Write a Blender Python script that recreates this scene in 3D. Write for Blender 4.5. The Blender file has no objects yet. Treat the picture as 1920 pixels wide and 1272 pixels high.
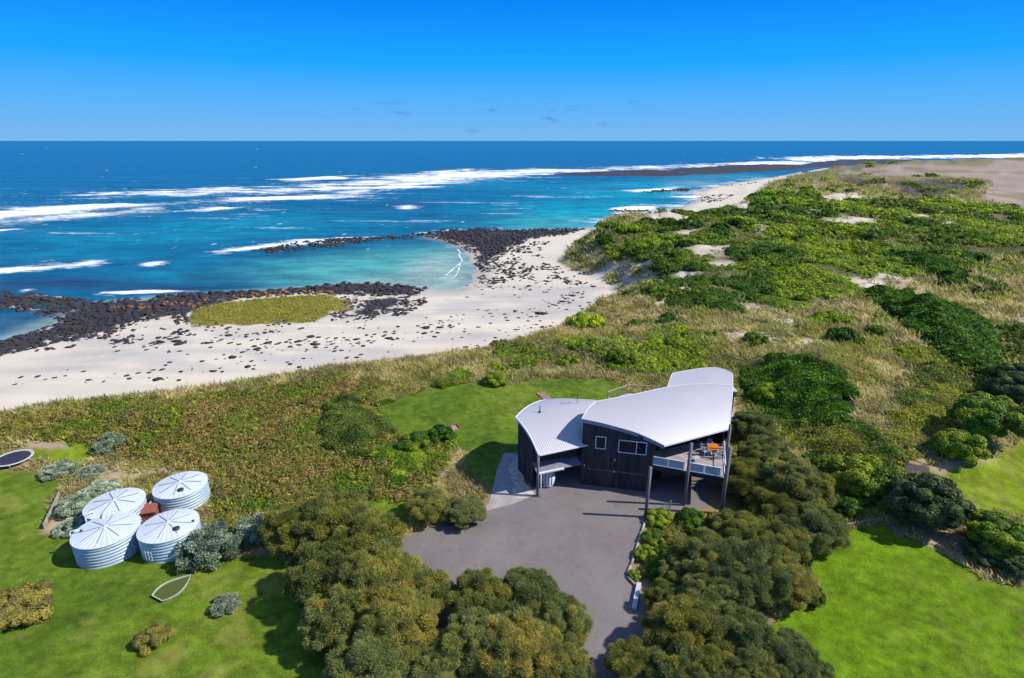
import bpy, bmesh, math, random
import numpy as np
from mathutils import Vector, Matrix

# ------------------------------------------------------------------ camera, sky, sun, exposure
SC = bpy.context.scene
COL = SC.collection
F = 1067.0                                   # focal length in photograph pixels (1920 wide)
PITCH = math.atan(372 / F)
CP, SP = math.cos(PITCH), math.sin(PITCH)
HC = 32.0                                    # drone height above the driveway
SEA = -9.0
cd = bpy.data.cameras.new('camera')
cam = bpy.data.objects.new('camera', cd); COL.objects.link(cam)
cam.location = (0, 0, HC); cam.rotation_euler = (math.pi / 2 - PITCH, 0, 0)
cd.sensor_width = 36; cd.lens = F / 1920 * 36
cd.clip_start = 0.5; cd.clip_end = 200000
SC.camera = cam

SUN_V = Vector((5.5, -0.45, 5.1)).normalized()
SUN_EL = math.asin(SUN_V.z); SUN_AZ = math.atan2(SUN_V.x, SUN_V.y)
w = bpy.data.worlds.new('World'); SC.world = w; w.use_nodes = True
wn, wl = w.node_tree.nodes, w.node_tree.links
wn.clear()
wo = wn.new('ShaderNodeOutputWorld'); bg = wn.new('ShaderNodeBackground')
sky = wn.new('ShaderNodeTexSky'); sky.sky_type = 'NISHITA'; sky.sun_disc = False
sky.sun_elevation = SUN_EL; sky.sun_rotation = SUN_AZ
sky.air_density = 1.0; sky.dust_density = 0.15; sky.ozone_density = 1.5; sky.altitude = 40
hs = wn.new('ShaderNodeHueSaturation'); hs.inputs['Saturation'].default_value = 1.45
hs.inputs['Value'].default_value = 1.0
wl.new(sky.outputs[0], hs.inputs['Color'])
bg.inputs['Strength'].default_value = 0.085
# a few small grey-blue cloud wisps low over the horizon, laid out by compass direction
tc = wn.new('ShaderNodeTexCoord')
def wmath(op, a, b=None, c=None):
    n = wn.new('ShaderNodeMath'); n.operation = op
    for i, v in enumerate((a, b, c)):
        if v is None: continue
        if isinstance(v, (int, float)): n.inputs[i].default_value = v
        else: wl.new(v, n.inputs[i])
    return n.outputs[0]
mp = wn.new('ShaderNodeMapping'); mp.inputs['Scale'].default_value = (13, 13, 62)
wl.new(tc.outputs['Generated'], mp.inputs[0])
nz = wn.new('ShaderNodeTexNoise'); nz.inputs['Scale'].default_value = 1.6; nz.inputs['Detail'].default_value = 6
wl.new(mp.outputs[0], nz.inputs['Vector'])
sx = wn.new('ShaderNodeSeparateXYZ'); wl.new(tc.outputs['Generated'], sx.inputs[0])
band = wmath('MULTIPLY', wmath('SMOOTH_MIN', wmath('MULTIPLY', sx.outputs[2], 30.0), wmath('MULTIPLY', wmath('SUBTRACT', 0.085, sx.outputs[2]), 30.0), 0.2), 1.0)
rng_ = wn.new('ShaderNodeMapRange'); rng_.inputs[1].default_value = 0.60; rng_.inputs[2].default_value = 0.74
wl.new(nz.outputs[0], rng_.inputs[0])
cl = wmath('MULTIPLY', rng_.outputs[0], wmath('MINIMUM', wmath('MAXIMUM', band, 0.0), 1.0))
az_ = wmath('SUBTRACT', 1.0, wmath('ABSOLUTE', wmath('MULTIPLY', wmath('ADD', sx.outputs[0], 0.01), 2.6)))
cl = wmath('MULTIPLY', wmath('MULTIPLY', cl, 0.85), wmath('MAXIMUM', az_, 0.0))
mxc = wn.new('ShaderNodeMixRGB'); mxc.inputs[2].default_value = (1.0, 2.2, 5.2, 1)
# polarised, saturated blue: colour by elevation angle mixed over the physical sky
rp = wn.new('ShaderNodeValToRGB'); e_ = rp.color_ramp.elements
e_[0].position = 0.0; e_[0].color = (0.20, 0.50, 0.88, 1)
e_[1].position = 1.0; e_[1].color = (0.2, 0.3, 0.6, 1)
for p_, c_ in ((0.05, (0.11, 0.47, 0.98, 1)), (0.11, (0.012, 0.40, 1.1, 1)), (0.20, (0.001, 0.25, 0.98, 1)), (0.40, (0.05, 0.22, 0.72, 1)), (0.65, (0.18, 0.30, 0.66, 1))):
    q_ = e_.new(p_); q_.color = c_
wl.new(sx.outputs[2], rp.inputs[0])
sc_ = wn.new('ShaderNodeVectorMath'); sc_.operation = 'SCALE'; sc_.inputs['Scale'].default_value = 0.8 / 0.085
wl.new(rp.outputs[0], sc_.inputs[0])
mxs = wn.new('ShaderNodeMixRGB'); mxs.inputs[0].default_value = 0.985
wl.new(hs.outputs[0], mxs.inputs[1]); wl.new(sc_.outputs[0], mxs.inputs[2])
wl.new(cl, mxc.inputs[0]); wl.new(mxs.outputs[0], mxc.inputs[1])
wl.new(mxc.outputs[0], bg.inputs['Color']); wl.new(bg.outputs[0], wo.inputs['Surface'])

sd = bpy.data.lights.new('sun', 'SUN'); sd.energy = 5.0; sd.angle = math.radians(0.5); sd.color = (1.0, 0.95, 0.87)
so = bpy.data.objects.new('sun', sd); COL.objects.link(so)
so.rotation_euler = SUN_V.to_track_quat('Z', 'Y').to_euler(); so.location = (60, 0, 80)
SC.view_settings.view_transform = 'Standard'; SC.view_settings.look = 'None'
SC.view_settings.exposure = 0.28; SC.view_settings.gamma = 1.0
SC.cycles.max_bounces = 5; SC.cycles.diffuse_bounces = 2; SC.cycles.transparent_max_bounces = 6

# ------------------------------------------------------------------ helpers: geometry of the site
def W(px, py, z=0.0):
    u = (px - 960) / F; v = (py - 636) / F
    t = (HC - z) / max(SP + v * CP, 1e-4)
    return (t * u, t * (CP - v * SP))
def depth(x, y, z): return y * CP - (z - HC) * SP
def lin(r, g, b):
    f = lambda c: (c / 255 / 12.92) if c / 255 <= 0.04045 else ((c / 255 + 0.055) / 1.055) ** 2.4
    return np.array((f(r), f(g), f(b)))

def _hash(ix, iy, s):
    n = (ix.astype(np.int64) * 374761393 + iy.astype(np.int64) * 668265263 + s * 2246822519) & 0xffffffff
    n = ((n ^ (n >> 13)) * 1274126177) & 0xffffffff
    n = (n ^ (n >> 16)) & 0xffffffff
    return n / 4294967295.0
def vnoise(x, y, s=0):
    x = np.asarray(x, float); y = np.asarray(y, float)
    ix = np.floor(x); iy = np.floor(y); fx = x - ix; fy = y - iy
    fx = fx * fx * (3 - 2 * fx); fy = fy * fy * (3 - 2 * fy)
    a = _hash(ix, iy, s); b = _hash(ix + 1, iy, s); c = _hash(ix, iy + 1, s); d = _hash(ix + 1, iy + 1, s)
    return (a * (1 - fx) + b * fx) * (1 - fy) + (c * (1 - fx) + d * fx) * fy
def fbm(x, y, s=0, o=4):
    r = 0; a = 0.5; t = 0
    for k in range(o):
        r = r + a * vnoise(x * 2 ** k + 17.3 * k, y * 2 ** k - 9.1 * k, s + k * 7); t += a; a *= 0.5
    return r / t
def sstep(a, b, v):
    t = np.clip((v - a) / (b - a), 0, 1); return t * t * (3 - 2 * t)
def sdist(poly, x, y):
    """signed distance to a closed polygon, positive inside"""
    x = np.asarray(x, float); y = np.asarray(y, float)
    d = np.full(x.shape, 1e18); ins = np.zeros(x.shape, bool)
    n = len(poly)
    for i in range(n):
        ax, ay = poly[i]; bx, by = poly[(i + 1) % n]
        ex, ey = bx - ax, by - ay; wx, wy = x - ax, y - ay
        t = np.clip((wx * ex + wy * ey) / (ex * ex + ey * ey + 1e-12), 0, 1)
        d = np.minimum(d, (wx - t * ex) ** 2 + (wy - t * ey) ** 2)
        c = ((ay > y) != (by > y)) & (x < (bx - ax) * (y - ay) / ((by - ay) if by != ay else 1e-12) + ax)
        ins ^= c
    d = np.sqrt(d)
    return np.where(ins, d, -d)
def pdist(pl, x, y):
    d = np.full(np.shape(x), 1e18)
    for (ax, ay), (bx, by) in zip(pl[:-1], pl[1:]):
        ex, ey = bx - ax, by - ay; wx, wy = x - ax, y - ay
        t = np.clip((wx * ex + wy * ey) / (ex * ex + ey * ey + 1e-12), 0, 1)
        d = np.minimum(d, (wx - t * ex) ** 2 + (wy - t * ey) ** 2)
    return np.sqrt(d)

# ------------------------------------------------------------------ the lie of the land
crest = [(-150, 806), (0, 783), (200, 756), (350, 734), (500, 713), (640, 696), (760, 684), (850, 666), (950, 641), (1050, 613)]
toe = [(-900, 40), (-320, 66)]
for p in crest:
    x, y = W(*p, -0.5); toe.append((x - 1.5, y + 8))
for p in [(1110, 578), (1150, 548), (1130, 525), (1085, 508), (1046, 486), (1062, 466), (1090, 451), (1112, 438)]:
    toe.append(W(*p, -6.8 if p != (1110, 578) else -5.5))
toe += [(46, 250), (57, 247), (76, 258), (97, 284), (120, 325)]
for p in [(1385, 383), (1408, 365), (1432, 345), (1480, 331), (1540, 319), (1700, 308), (1920, 301)]:
    toe.append(W(*p, -6.8))
toe += [(3200, 1700), (9000, 2200), (9000, -200), (-900, -200)]
shore = [(-900, 118)]
for p in [(-300, 648), (0, 642), (60, 625), (108, 600), (180, 572), (300, 560), (420, 552), (560, 543), (700, 535), (790, 541), (850, 545), (882, 532),
          (893, 505), (880, 480), (865, 468), (850, 455), (800, 446), (860, 432), (960, 432), (1090, 430), (1150, 421), (1210, 406), (1280, 387),
          (1312, 373), (1295, 362), (1335, 351), (1400, 340), (1460, 331), (1510, 321), (1560, 314), (1650, 308), (1730, 304), (1920, 299)]:
    shore.append(W(*p, SEA))
shore += [(4000, 2100), (9000, 2600), (9000, -400), (-900, -400)]
ctrl = []
for px, py, z in [(1110, 445, 0), (1160, 425, 2.5), (1230, 412, 4.2), (1300, 405, 4), (1370, 395, 4), (1500, 400, 3.5), (1600, 390, 3), (1700, 400, 2.2), (1900, 410, 0.5),
                  (1300, 470, 3.2), (1200, 540, 1.5), (1160, 600, 1.0), (1300, 600, 1.2), (1480, 560, 2.4), (1400, 500, 3), (1700, 500, 1.2), (1900, 560, -0.5),
                  (1800, 480, 0.5), (1425, 355, -3), (1440, 343, -3.5), (1490, 334, -3), (1560, 322, -3), (1480, 350, -1), (1600, 335, -1), (1650, 350, .5), (1900, 330, 0), (1750, 312, 1.0), (1900, 304, 1.5), (2300, 330, 0), (2300, 600, 0),
                  (1250, 640, 0.4), (1450, 680, 0.8), (1600, 680, 1.2), (1750, 640, 1.2), (1000, 650, -0.3), (1600, 760, 0.6), (1750, 700, 0.6),
                  (0, 800, 0), (300, 760, 0), (600, 720, 0), (900, 680, 0), (0, 1000, 0), (300, 1000, 0), (600, 900, 0), (800, 780, 0), (1000, 760, 0), (1200, 720, 0),
                  (1100, 900, 0), (1100, 1100, 0), (1500, 1100, 0), (1800, 1100, 0), (1800, 900, 0), (1850, 800, 0), (1380, 760, 0), (-300, 900, 0), (2200, 1100, 0), (900, 900, 0), (1250, 850, 0), (2200, 850, 0)]:
    x, y = W(px, py, z); ctrl.append((x, y, z))
ctrl = np.array(ctrl)
PAD = [W(*p) for p in [(560, 720), (900, 712), (1165, 705), (1300, 690), (1400, 720), (1600, 960), (2000, 960), (2000, 1400), (-200, 1400), (-200, 890), (200, 860), (500, 900)]]
islet = [W(*p, -7.6) for p in [(345, 600), (370, 578), (440, 566), (530, 556), (620, 553), (645, 568), (640, 590), (590, 605), (520, 612), (420, 616), (370, 612)]]
RA = [(-60, 548), (0, 543), (60, 548), (180, 562), (330, 550), (500, 543), (640, 530), (720, 530), (800, 540), (790, 552), (700, 560), (650, 556), (560, 552), (440, 563), (360, 592), (290, 604), (200, 628), (100, 650), (0, 672), (-60, 672), (-60, 650), (10, 635), (70, 618), (115, 600), (60, 585), (20, 580), (-60, 575)]
RB = [(470, 470), (560, 452), (650, 446), (712, 444), (790, 438), (800, 443), (735, 449), (700, 452), (640, 462), (560, 470), (500, 474)]
RC = [(780, 440), (830, 430), (920, 425), (955, 432), (1000, 429), (1100, 428), (1060, 446), (1000, 455), (960, 470), (930, 490), (900, 505), (890, 495), (890, 478), (862, 462), (830, 450)]
RD = [(893, 500), (960, 468), (1010, 450), (1050, 450), (1010, 480), (1030, 500), (1100, 520), (1090, 545), (1000, 530), (900, 534)]
RE = [(640, 560), (790, 550), (800, 570), (760, 600), (640, 618), (600, 612), (650, 585)]
RF = [(200, 612), (340, 585), (380, 640), (300, 660), (180, 655), (60, 665)]
RG = [(360, 620), (600, 612), (700, 610), (680, 640), (520, 640), (380, 640)]
BEDS = [[W(*p, SEA) for p in P] for P in (RA, RC, RE)]
BED2 = [[W(*p, SEA) for p in P] for P in (RB, [(1135, 394), (1165, 389), (1235, 391), (1215, 397), (1160, 398)], [(1175, 362), (1240, 354), (1335, 350), (1300, 358), (1220, 363)])]
def hz(x, y):
    x = np.asarray(x, float); y = np.asarray(y, float)
    dS = sdist(shore, x, y); dT = sdist(toe, x, y)
    # inverse-distance blend of surveyed spot heights
    num = 0; den = 0
    sc = 6 + 0.02 * np.hypot(x, y)
    for cx, cy, cz in ctrl:
        ww = 1 / (((x - cx) ** 2 + (y - cy) ** 2) / sc ** 2 + 1) ** 1.6
        num = num + ww * cz; den = den + ww
    land = num / den
    dP = sdist(PAD, x, y)
    rough = sstep(1.5, -8, dP)
    hum = (fbm(x / 20, y / 20, 3, 3) - 0.5) * 6.2 + (fbm(x / 4.5, y / 4.5, 9, 2) - 0.5) * 0.8
    far = sstep(430, 520, y)
    land = land * rough + hum * rough * (1 - 0.55 * far) * sstep(0, 16, dT)
    beach = SEA + np.clip(dS * 0.05, -2.5, 2.0) + 0.12 * (fbm(x / 9, y / 9, 21, 2) - 0.5)
    wd = np.where(y < 115, 8.5, 17.0)
    k = sstep(0, 1, np.clip((dT + (fbm(x / 7, y / 7, 5, 3) - 0.5) * 5 * (y > 112)) / wd, 0, 1))
    z = beach * (1 - k) + land * k
    for k_, P in enumerate(BEDS[:2] + BED2):
        dB = sdist(P, x, y) + 3 * (fbm(x / 6, y / 6, 44 + k_, 3) - .5)
        z = np.maximum(z, np.where(dB > -1, SEA - .35 + .5 * sstep(-1, 2.5, dB) - .5 * sstep(.5, .62, fbm(x / 11, y / 4, 48, 3)), -99))
    dI = sdist(islet, x, y)
    z = np.maximum(z, np.where(dI > -3, -8.6 + 1.5 * sstep(-3, 3, dI), -99))
    return z
def G(px, py):
    """where the line of sight through a photograph pixel meets the land"""
    u = (px - 960) / F; v = (py - 636) / F
    d = np.array((u, CP - v * SP, -(SP + v * CP)))
    ts = np.concatenate([np.arange(25, 160, 0.6), np.arange(160, 600, 2.5), np.arange(600, 3000, 12)])
    X = ts * d[0]; Y = ts * d[1]; Z = HC + ts * d[2]
    below = Z < hz(X, Y)
    if not below.any(): return W(px, py, 0)
    i = int(np.argmax(below)); i = max(i, 1)
    a, b = ts[i - 1], ts[i]
    for _ in range(6):
        m = (a + b) / 2
        if HC + m * d[2] < float(hz(np.array([m * d[0]]), np.array([m * d[1]]))[0]): b = m
        else: a = m
    return (b * d[0], b * d[1])
def GP(pts): return [G(*p) for p in pts]
def h1(x, y): return float(hz(np.array([x]), np.array([y]))[0])

# ------------------------------------------------------------------ helpers: objects
def tag(o, label=None, cat=None, group=None, kind=None):
    if label: o['label'] = label
    if cat: o['category'] = cat
    if group: o['group'] = group
    if kind: o['kind'] = kind
    return o
def empty(name, label, cat, loc=(0, 0, 0), rz=0, group=None):
    o = bpy.data.objects.new(name, None); COL.objects.link(o)
    o.location = loc; o.rotation_euler = (0, 0, rz); o.empty_display_size = 0.2
    return tag(o, label, cat, group)
def npmesh(name, V, Fc, mat, col=None, parent=None, smooth=False):
    """V (n,3), Fc (m,k) equal-size faces -> one mesh object"""
    me = bpy.data.meshes.new(name)
    V = np.asarray(V, np.float32); Fc = np.asarray(Fc, np.int32); k = Fc.shape[1]
    me.vertices.add(len(V)); me.vertices.foreach_set('co', V.ravel())
    me.loops.add(Fc.size); me.loops.foreach_set('vertex_index', Fc.ravel())
    me.polygons.add(len(Fc)); me.polygons.foreach_set('loop_start', np.arange(0, Fc.size, k, dtype=np.int32))
    if smooth: me.polygons.foreach_set('use_smooth', np.ones(len(Fc), bool))
    me.update(calc_edges=True)
    if col is not None:
        for nm, c in (col.items() if isinstance(col, dict) else [('col', col)]):
            c = np.asarray(c, np.float32)
            if c.ndim == 1:
                a = me.attributes.new(nm, 'FLOAT', 'POINT'); a.data.foreach_set('value', c)
            else:
                a = me.attributes.new(nm, 'FLOAT_COLOR', 'POINT')
                a.data.foreach_set('color', np.concatenate([c, np.ones((len(c), 1), np.float32)], 1).ravel())
    me.materials.append(mat)
    o = bpy.data.objects.new(name, me); COL.objects.link(o)
    if parent: o.parent = parent
    return o
class MB:
    """collects boxes, tubes and prisms, then links them as ONE mesh object"""
    def __init__(s): s.v = []; s.f = []
    def add(s, V, Fs):
        b = len(s.v); s.v += [tuple(p) for p in V]; s.f += [tuple(i + b for i in f) for f in Fs]; return s
    def box(s, c, size, rz=0.0, R=None):
        M = R if R is not None else Matrix.Rotation(rz, 3, 'Z')
        hx, hy, hz_ = size[0] / 2, size[1] / 2, size[2] / 2
        V = [Vector(c) + M @ Vector((a * hx, b * hy, d * hz_)) for a, b, d in
             ((-1, -1, -1), (1, -1, -1), (1, 1, -1), (-1, 1, -1), (-1, -1, 1), (1, -1, 1), (1, 1, 1), (-1, 1, 1))]
        return s.add(V, [(3, 2, 1, 0), (4, 5, 6, 7), (0, 1, 5, 4), (1, 2, 6, 5), (2, 3, 7, 6), (3, 0, 4, 7)])
    def bar(s, p, q, wd, ht):
        p, q = Vector(p), Vector(q); d = q - p; L = d.length; x = d.normalized()
        up = Vector((0, 0, 1)) if abs(x.z) < 0.95 else Vector((0, 1, 0))
        y = up.cross(x).normalized(); z = x.cross(y)
        R = Matrix((x, y, z)).transposed()
        return s.box((p + q) / 2, (L, wd, ht), R=R)
    def tube(s, pts, rad, n=10):
        pts = [Vector(p) for p in pts]; rad = rad if isinstance(rad, (list, tuple)) else [rad] * len(pts)
        V = []; Fs = []
        for i, p in enumerate(pts):
            d = (pts[min(i + 1, len(pts) - 1)] - pts[max(i - 1, 0)]).normalized()
            a = d.orthogonal().normalized() if abs(d.z) < 0.9 else Vector((1, 0, 0)); a = (a - d * a.dot(d)).normalized(); b = d.cross(a)
            for k in range(n):
                t = 2 * math.pi * k / n; V.append(p + (a * math.cos(t) + b * math.sin(t)) * rad[i])
        for i in range(len(pts) - 1):
            for k in range(n):
                Fs.append((i * n + k, i * n + (k + 1) % n, (i + 1) * n + (k + 1) % n, (i + 1) * n + k))
        Fs.append(tuple(reversed(range(n)))); Fs.append(tuple(range((len(pts) - 1) * n, len(pts) * n)))
        return s.add(V, Fs)
    def lathe(s, prof, n=64, c=(0, 0, 0)):
        V = []; Fs = []
        for r, z in prof:
            for k in range(n):
                t = 2 * math.pi * k / n; V.append((c[0] + r * math.cos(t), c[1] + r * math.sin(t), c[2] + z))
        for i in range(len(prof) - 1):
            for k in range(n): Fs.append((i * n + k, i * n + (k + 1) % n, (i + 1) * n + (k + 1) % n, (i + 1) * n + k))
        return s.add(V, Fs)
    def prism(s, poly, z0, z1):
        n = len(poly)
        V = [(p[0], p[1], z0) for p in poly] + [(p[0], p[1], z1) for p in poly]
        Fs = [tuple(reversed(range(n))), tuple(range(n, 2 * n))] + [(i, (i + 1) % n, n + (i + 1) % n, n + i) for i in range(n)]
        return s.add(V, Fs)
    def build(s, name, mat, parent=None, smooth=False, bevel=0):
        me = bpy.data.meshes.new(name); me.from_pydata(s.v, [], s.f); me.update()
        bm = bmesh.new(); bm.from_mesh(me); bmesh.ops.recalc_face_normals(bm, faces=bm.faces[:])
        if bevel: bmesh.ops.bevel(bm, geom=bm.edges[:], offset=bevel, segments=2, affect='EDGES')
        bm.to_mesh(me); bm.free()
        if smooth:
            for p in me.polygons: p.use_smooth = True
        me.materials.append(mat)
        o = bpy.data.objects.new(name, me); COL.objects.link(o)
        if parent: o.parent = parent
        return o
def copy_tree(o, parent=None):
    c = o.copy(); COL.objects.link(c); c.parent = parent
    for ch in list(o.children): copy_tree(ch, c)
    return c

# ------------------------------------------------------------------ materials
def mat(name, build):
    m = bpy.data.materials.new(name); m.use_nodes = True
    nt = m.node_tree; nt.nodes.clear()
    out = nt.nodes.new('ShaderNodeOutputMaterial')
    sh = build(nt, lambda t, **k: node(nt, t, **k))
    nt.links.new(sh, out.inputs['Surface'])
    return m
def node(nt, t, **k):
    n = nt.nodes.new('ShaderNode' + t)
    for a, v in k.items():
        if a.startswith('i_'):
            key = a[2:].replace('_', ' '); key = int(key) if key.isdigit() else key
            s = n.inputs[key]
            if hasattr(v, 'is_linked'): nt.links.new(v, s)
            else: s.default_value = v
        else: setattr(n, a, v)
    return n
def tex_col(nt, N, c1, c2, scale, detail=4, vec=None, lo=0.35, hi=0.65, rough=0.6):
    n = N('TexNoise', i_Scale=scale, i_Detail=detail, i_Roughness=rough)
    if vec is not None: nt.links.new(vec, n.inputs['Vector'])
    mr = N('MapRange', i_0=n.outputs[0], i_1=lo, i_2=hi)
    mx = N('MixRGB', i_0=mr.outputs[0])
    for i, c in ((1, c1), (2, c2)):
        if hasattr(c, 'is_linked'): nt.links.new(c, mx.inputs[i])
        else: mx.inputs[i].default_value = (*c[:3], 1)
    return mx.outputs[0], n.outputs[0]
def plain(name, c1, c2=None, rough=0.6, scale=6.0, metallic=0.0, spec=0.4, bump=0.15, stretch=(1, 1, 1), bscale=None):
    c2 = c2 if c2 is not None else tuple(v * 0.75 for v in c1)
    def b(nt, N):
        t = N('TexCoord'); m = N('Mapping', i_0=t.outputs['Object']); m.inputs['Scale'].default_value = stretch
        c, f = tex_col(nt, N, c1, c2, scale, vec=m.outputs[0])
        p = N('BsdfPrincipled', i_Base_Color=c, i_Roughness=rough, i_Metallic=metallic)
        p.inputs['Specular IOR Level'].default_value = spec
        if bump:
            bn = N('TexNoise', i_Scale=bscale or scale * 4, i_Detail=3.0); nt.links.new(m.outputs[0], bn.inputs['Vector'])
            bp = N('Bump', i_Height=bn.outputs[0], i_Strength=bump, i_Distance=0.02); nt.links.new(bp.outputs[0], p.inputs['Normal'])
        return p.outputs[0]
    return mat(name, b)
def leafmat(name, trans=0.36, var=0.2, gain=1.2):
    def b(nt, N):
        a = N('Attribute', attribute_name='col'); oi = N('ObjectInfo')
        v = N('MapRange', i_0=oi.outputs['Random'], i_1=0.0, i_2=1.0, i_3=gain * (1 - var), i_4=gain * (1 + var))
        hsv = N('HueSaturation', i_Color=a.outputs['Color'], i_Value=v.outputs[0])
        hv = N('MapRange', i_0=oi.outputs['Random'], i_1=0.0, i_2=1.0, i_3=0.515, i_4=0.488); nt.links.new(hv.outputs[0], hsv.inputs['Hue'])
        d = N('BsdfPrincipled', i_Base_Color=hsv.outputs[0], i_Roughness=0.55); d.inputs['Specular IOR Level'].default_value = 0.22
        tr = N('BsdfTranslucent', i_Color=hsv.outputs[0])
        mx = N('MixShader', i_0=trans); nt.links.new(d.outputs[0], mx.inputs[1]); nt.links.new(tr.outputs[0], mx.inputs[2])
        return mx.outputs[0]
    return mat(name, b)
M_LEAF = leafmat('foliage'); M_GRASS = leafmat('grass_blades', 0.40, 0.0, 1.28)
M_BARK = plain('bark', (0.13, 0.10, 0.075), (0.06, 0.045, 0.035), 0.9, 9, bump=0.6)
M_DEADWOOD = plain('dead_twigs', (0.32, 0.28, 0.25), (0.2, 0.17, 0.15), 0.9, 9)

def land_mat():
    def b(nt, N):
        a = N('Attribute', attribute_name='col'); k = N('Attribute', attribute_name='grain')
        t = N('TexCoord')
        n1 = N('TexNoise', i_Scale=0.55, i_Detail=8.0, i_Roughness=0.7); nt.links.new(t.outputs['Object'], n1.inputs['Vector'])
        n2 = N('TexNoise', i_Scale=6.0, i_Detail=5.0, i_Roughness=0.75); nt.links.new(t.outputs['Object'], n2.inputs['Vector'])
        s = N('Math', operation='ADD', i_0=n1.outputs[0], i_1=n2.outputs[0])
        c = N('Math', operation='SUBTRACT', i_0=s.outputs[0], i_1=1.0)
        g = N('Math', operation='MULTIPLY_ADD', i_0=c.outputs[0], i_1=k.outputs['Fac'], i_2=1.0)
        mx = N('MixRGB', blend_type='MULTIPLY', i_0=1.0); nt.links.new(a.outputs['Color'], mx.inputs[1]); nt.links.new(g.outputs[0], mx.inputs[2])
        p = N('BsdfPrincipled', i_Base_Color=mx.outputs[0], i_Roughness=0.95); p.inputs['Specular IOR Level'].default_value = 0.1
        kb = N('Math', operation='MULTIPLY', i_0=k.outputs['Fac'], i_1=0.35)
        bp = N('Bump', i_Height=s.outputs[0], i_Strength=kb.outputs[0], i_Distance=0.3); nt.links.new(bp.outputs[0], p.inputs['Normal'])
        return p.outputs[0]
    return mat('land', b)
def sea_mat():
    def b(nt, N):
        a = N('Attribute', attribute_name='col'); fo = N('Attribute', attribute_name='foam')
        t = N('TexCoord')
        m = N('Mapping', i_0=t.outputs['Object']); m.inputs['Scale'].default_value = (0.55, 1.0, 1); m.inputs['Rotation'].default_value = (0, 0, 0.12)
        w1 = N('TexNoise', i_Scale=0.11, i_Detail=7.0, i_Roughness=0.62); nt.links.new(m.outputs[0], w1.inputs['Vector'])
        w2 = N('TexNoise', i_Scale=0.013, i_Detail=4.0, i_Roughness=0.6); nt.links.new(m.outputs[0], w2.inputs['Vector'])
        # foam breaks up with a fine lacy noise
        ln = N('TexNoise', i_Scale=0.5, i_Detail=6.0, i_Roughness=0.7); nt.links.new(m.outputs[0], ln.inputs['Vector'])
        fa = N('Math', operation='ADD', i_0=fo.outputs['Fac'], i_1=ln.outputs[0])
        fm = N('MapRange', i_0=fa.outputs[0], i_1=0.80, i_2=1.22)
        v = N('MapRange', i_0=w1.outputs[0], i_1=0.3, i_2=0.7, i_3=0.5, i_4=1.42)
        v2 = N('MapRange', i_0=w2.outputs[0], i_1=0.3, i_2=0.7, i_3=0.86, i_4=1.14)
        vm = N('Math', operation='MULTIPLY', i_0=v.outputs[0], i_1=v2.outputs[0])
        mx = N('MixRGB', blend_type='MULTIPLY', i_0=1.0); nt.links.new(a.outputs['Color'], mx.inputs[1]); nt.links.new(vm.outputs[0], mx.inputs[2])
        mf = N('MixRGB', i_0=fm.outputs[0]); nt.links.new(mx.outputs[0], mf.inputs[1]); mf.inputs[2].default_value = (0.86, 0.88, 0.9, 1)
        rg = N('MapRange', i_0=fm.outputs[0], i_1=0.0, i_2=1.0, i_3=0.22, i_4=0.9)
        p = N('BsdfPrincipled', i_Base_Color=mf.outputs[0], i_Roughness=rg.outputs[0]); p.inputs['Specular IOR Level'].default_value = 0.05
        bp = N('Bump', i_Height=w1.outputs[0], i_Strength=0.9, i_Distance=2.0); nt.links.new(bp.outputs[0], p.inputs['Normal'])
        return p.outputs[0]
    return mat('sea_water', b)
M_ROCK = plain('basalt', (0.040, 0.037, 0.042), (0.017, 0.016, 0.02), 0.85, 1.2, bump=0.8, bscale=3.0)
M_LICHEN = plain('orange_lichen', (0.30, 0.105, 0.028), (0.08, 0.045, 0.03), 0.9, 1.1, bump=0.5)

# ------------------------------------------------------------------ ground types (outlines on the land itself)
P_LAWN = {
 'left': GP([(-260, 905), (0, 882), (60, 886), (110, 892), (118, 905), (95, 940), (84, 995), (130, 1005), (150, 1040), (260, 1032), (330, 1045), (420, 1052), (480, 1040), (600, 1060), (680, 1300), (700, 1900), (-900, 1900), (-900, 900)]),
 'tramp': GP([(48, 856), (60, 836), (130, 825), (182, 836), (170, 862), (100, 870)]),
 'back': GP([(693, 768), (760, 745), (840, 722), (905, 717), (960, 721), (1050, 709), (1130, 712), (1165, 722), (1190, 760), (1110, 790), (1010, 900), (985, 912), (930, 930), (905, 908), (872, 868), (882, 850), (855, 835), (835, 822), (790, 812), (740, 818), (708, 800)]),
 'nook': GP([(688, 938), (760, 934), (772, 960), (766, 992), (735, 996), (688, 962)]),
 'right': GP([(1440, 1180), (1530, 1110), (1515, 1060), (1560, 1002), (1600, 992), (1672, 986), (1705, 1012), (1765, 1034), (1835, 1085), (1925, 1108), (2600, 1200), (3000, 1900), (1500, 1900)]),
 'upper': GP([(1690, 888), (1760, 878), (1845, 856), (1925, 822), (2200, 790), (2200, 985), (1920, 975), (1870, 955), (1800, 988), (1770, 965), (1730, 892)]),
}
P_HEATH = GP([(-260, 835), (0, 792), (350, 743), (600, 708), (700, 722), (690, 770), (708, 802), (740, 822), (850, 812), (855, 840), (815, 905), (760, 932), (688, 940), (620, 930), (520, 962), (445, 962), (432, 900), (385, 880), (290, 868), (200, 832), (60, 822), (-260, 860)])
P_HEATH2 = GP([(1385, 735), (1450, 785), (1540, 812), (1600, 790), (1640, 800), (1700, 845), (1695, 885), (1640, 880), (1560, 880), (1480, 800), (1390, 760)])
P_HEATH3 = GP([(1660, 760), (1690, 645), (1760, 660), (1880, 745), (1800, 775), (1745, 800), (1690, 740)])
P_HEATH4 = GP([(390, 885), (428, 900), (436, 960), (440, 990), (400, 985), (392, 930)])
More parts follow.
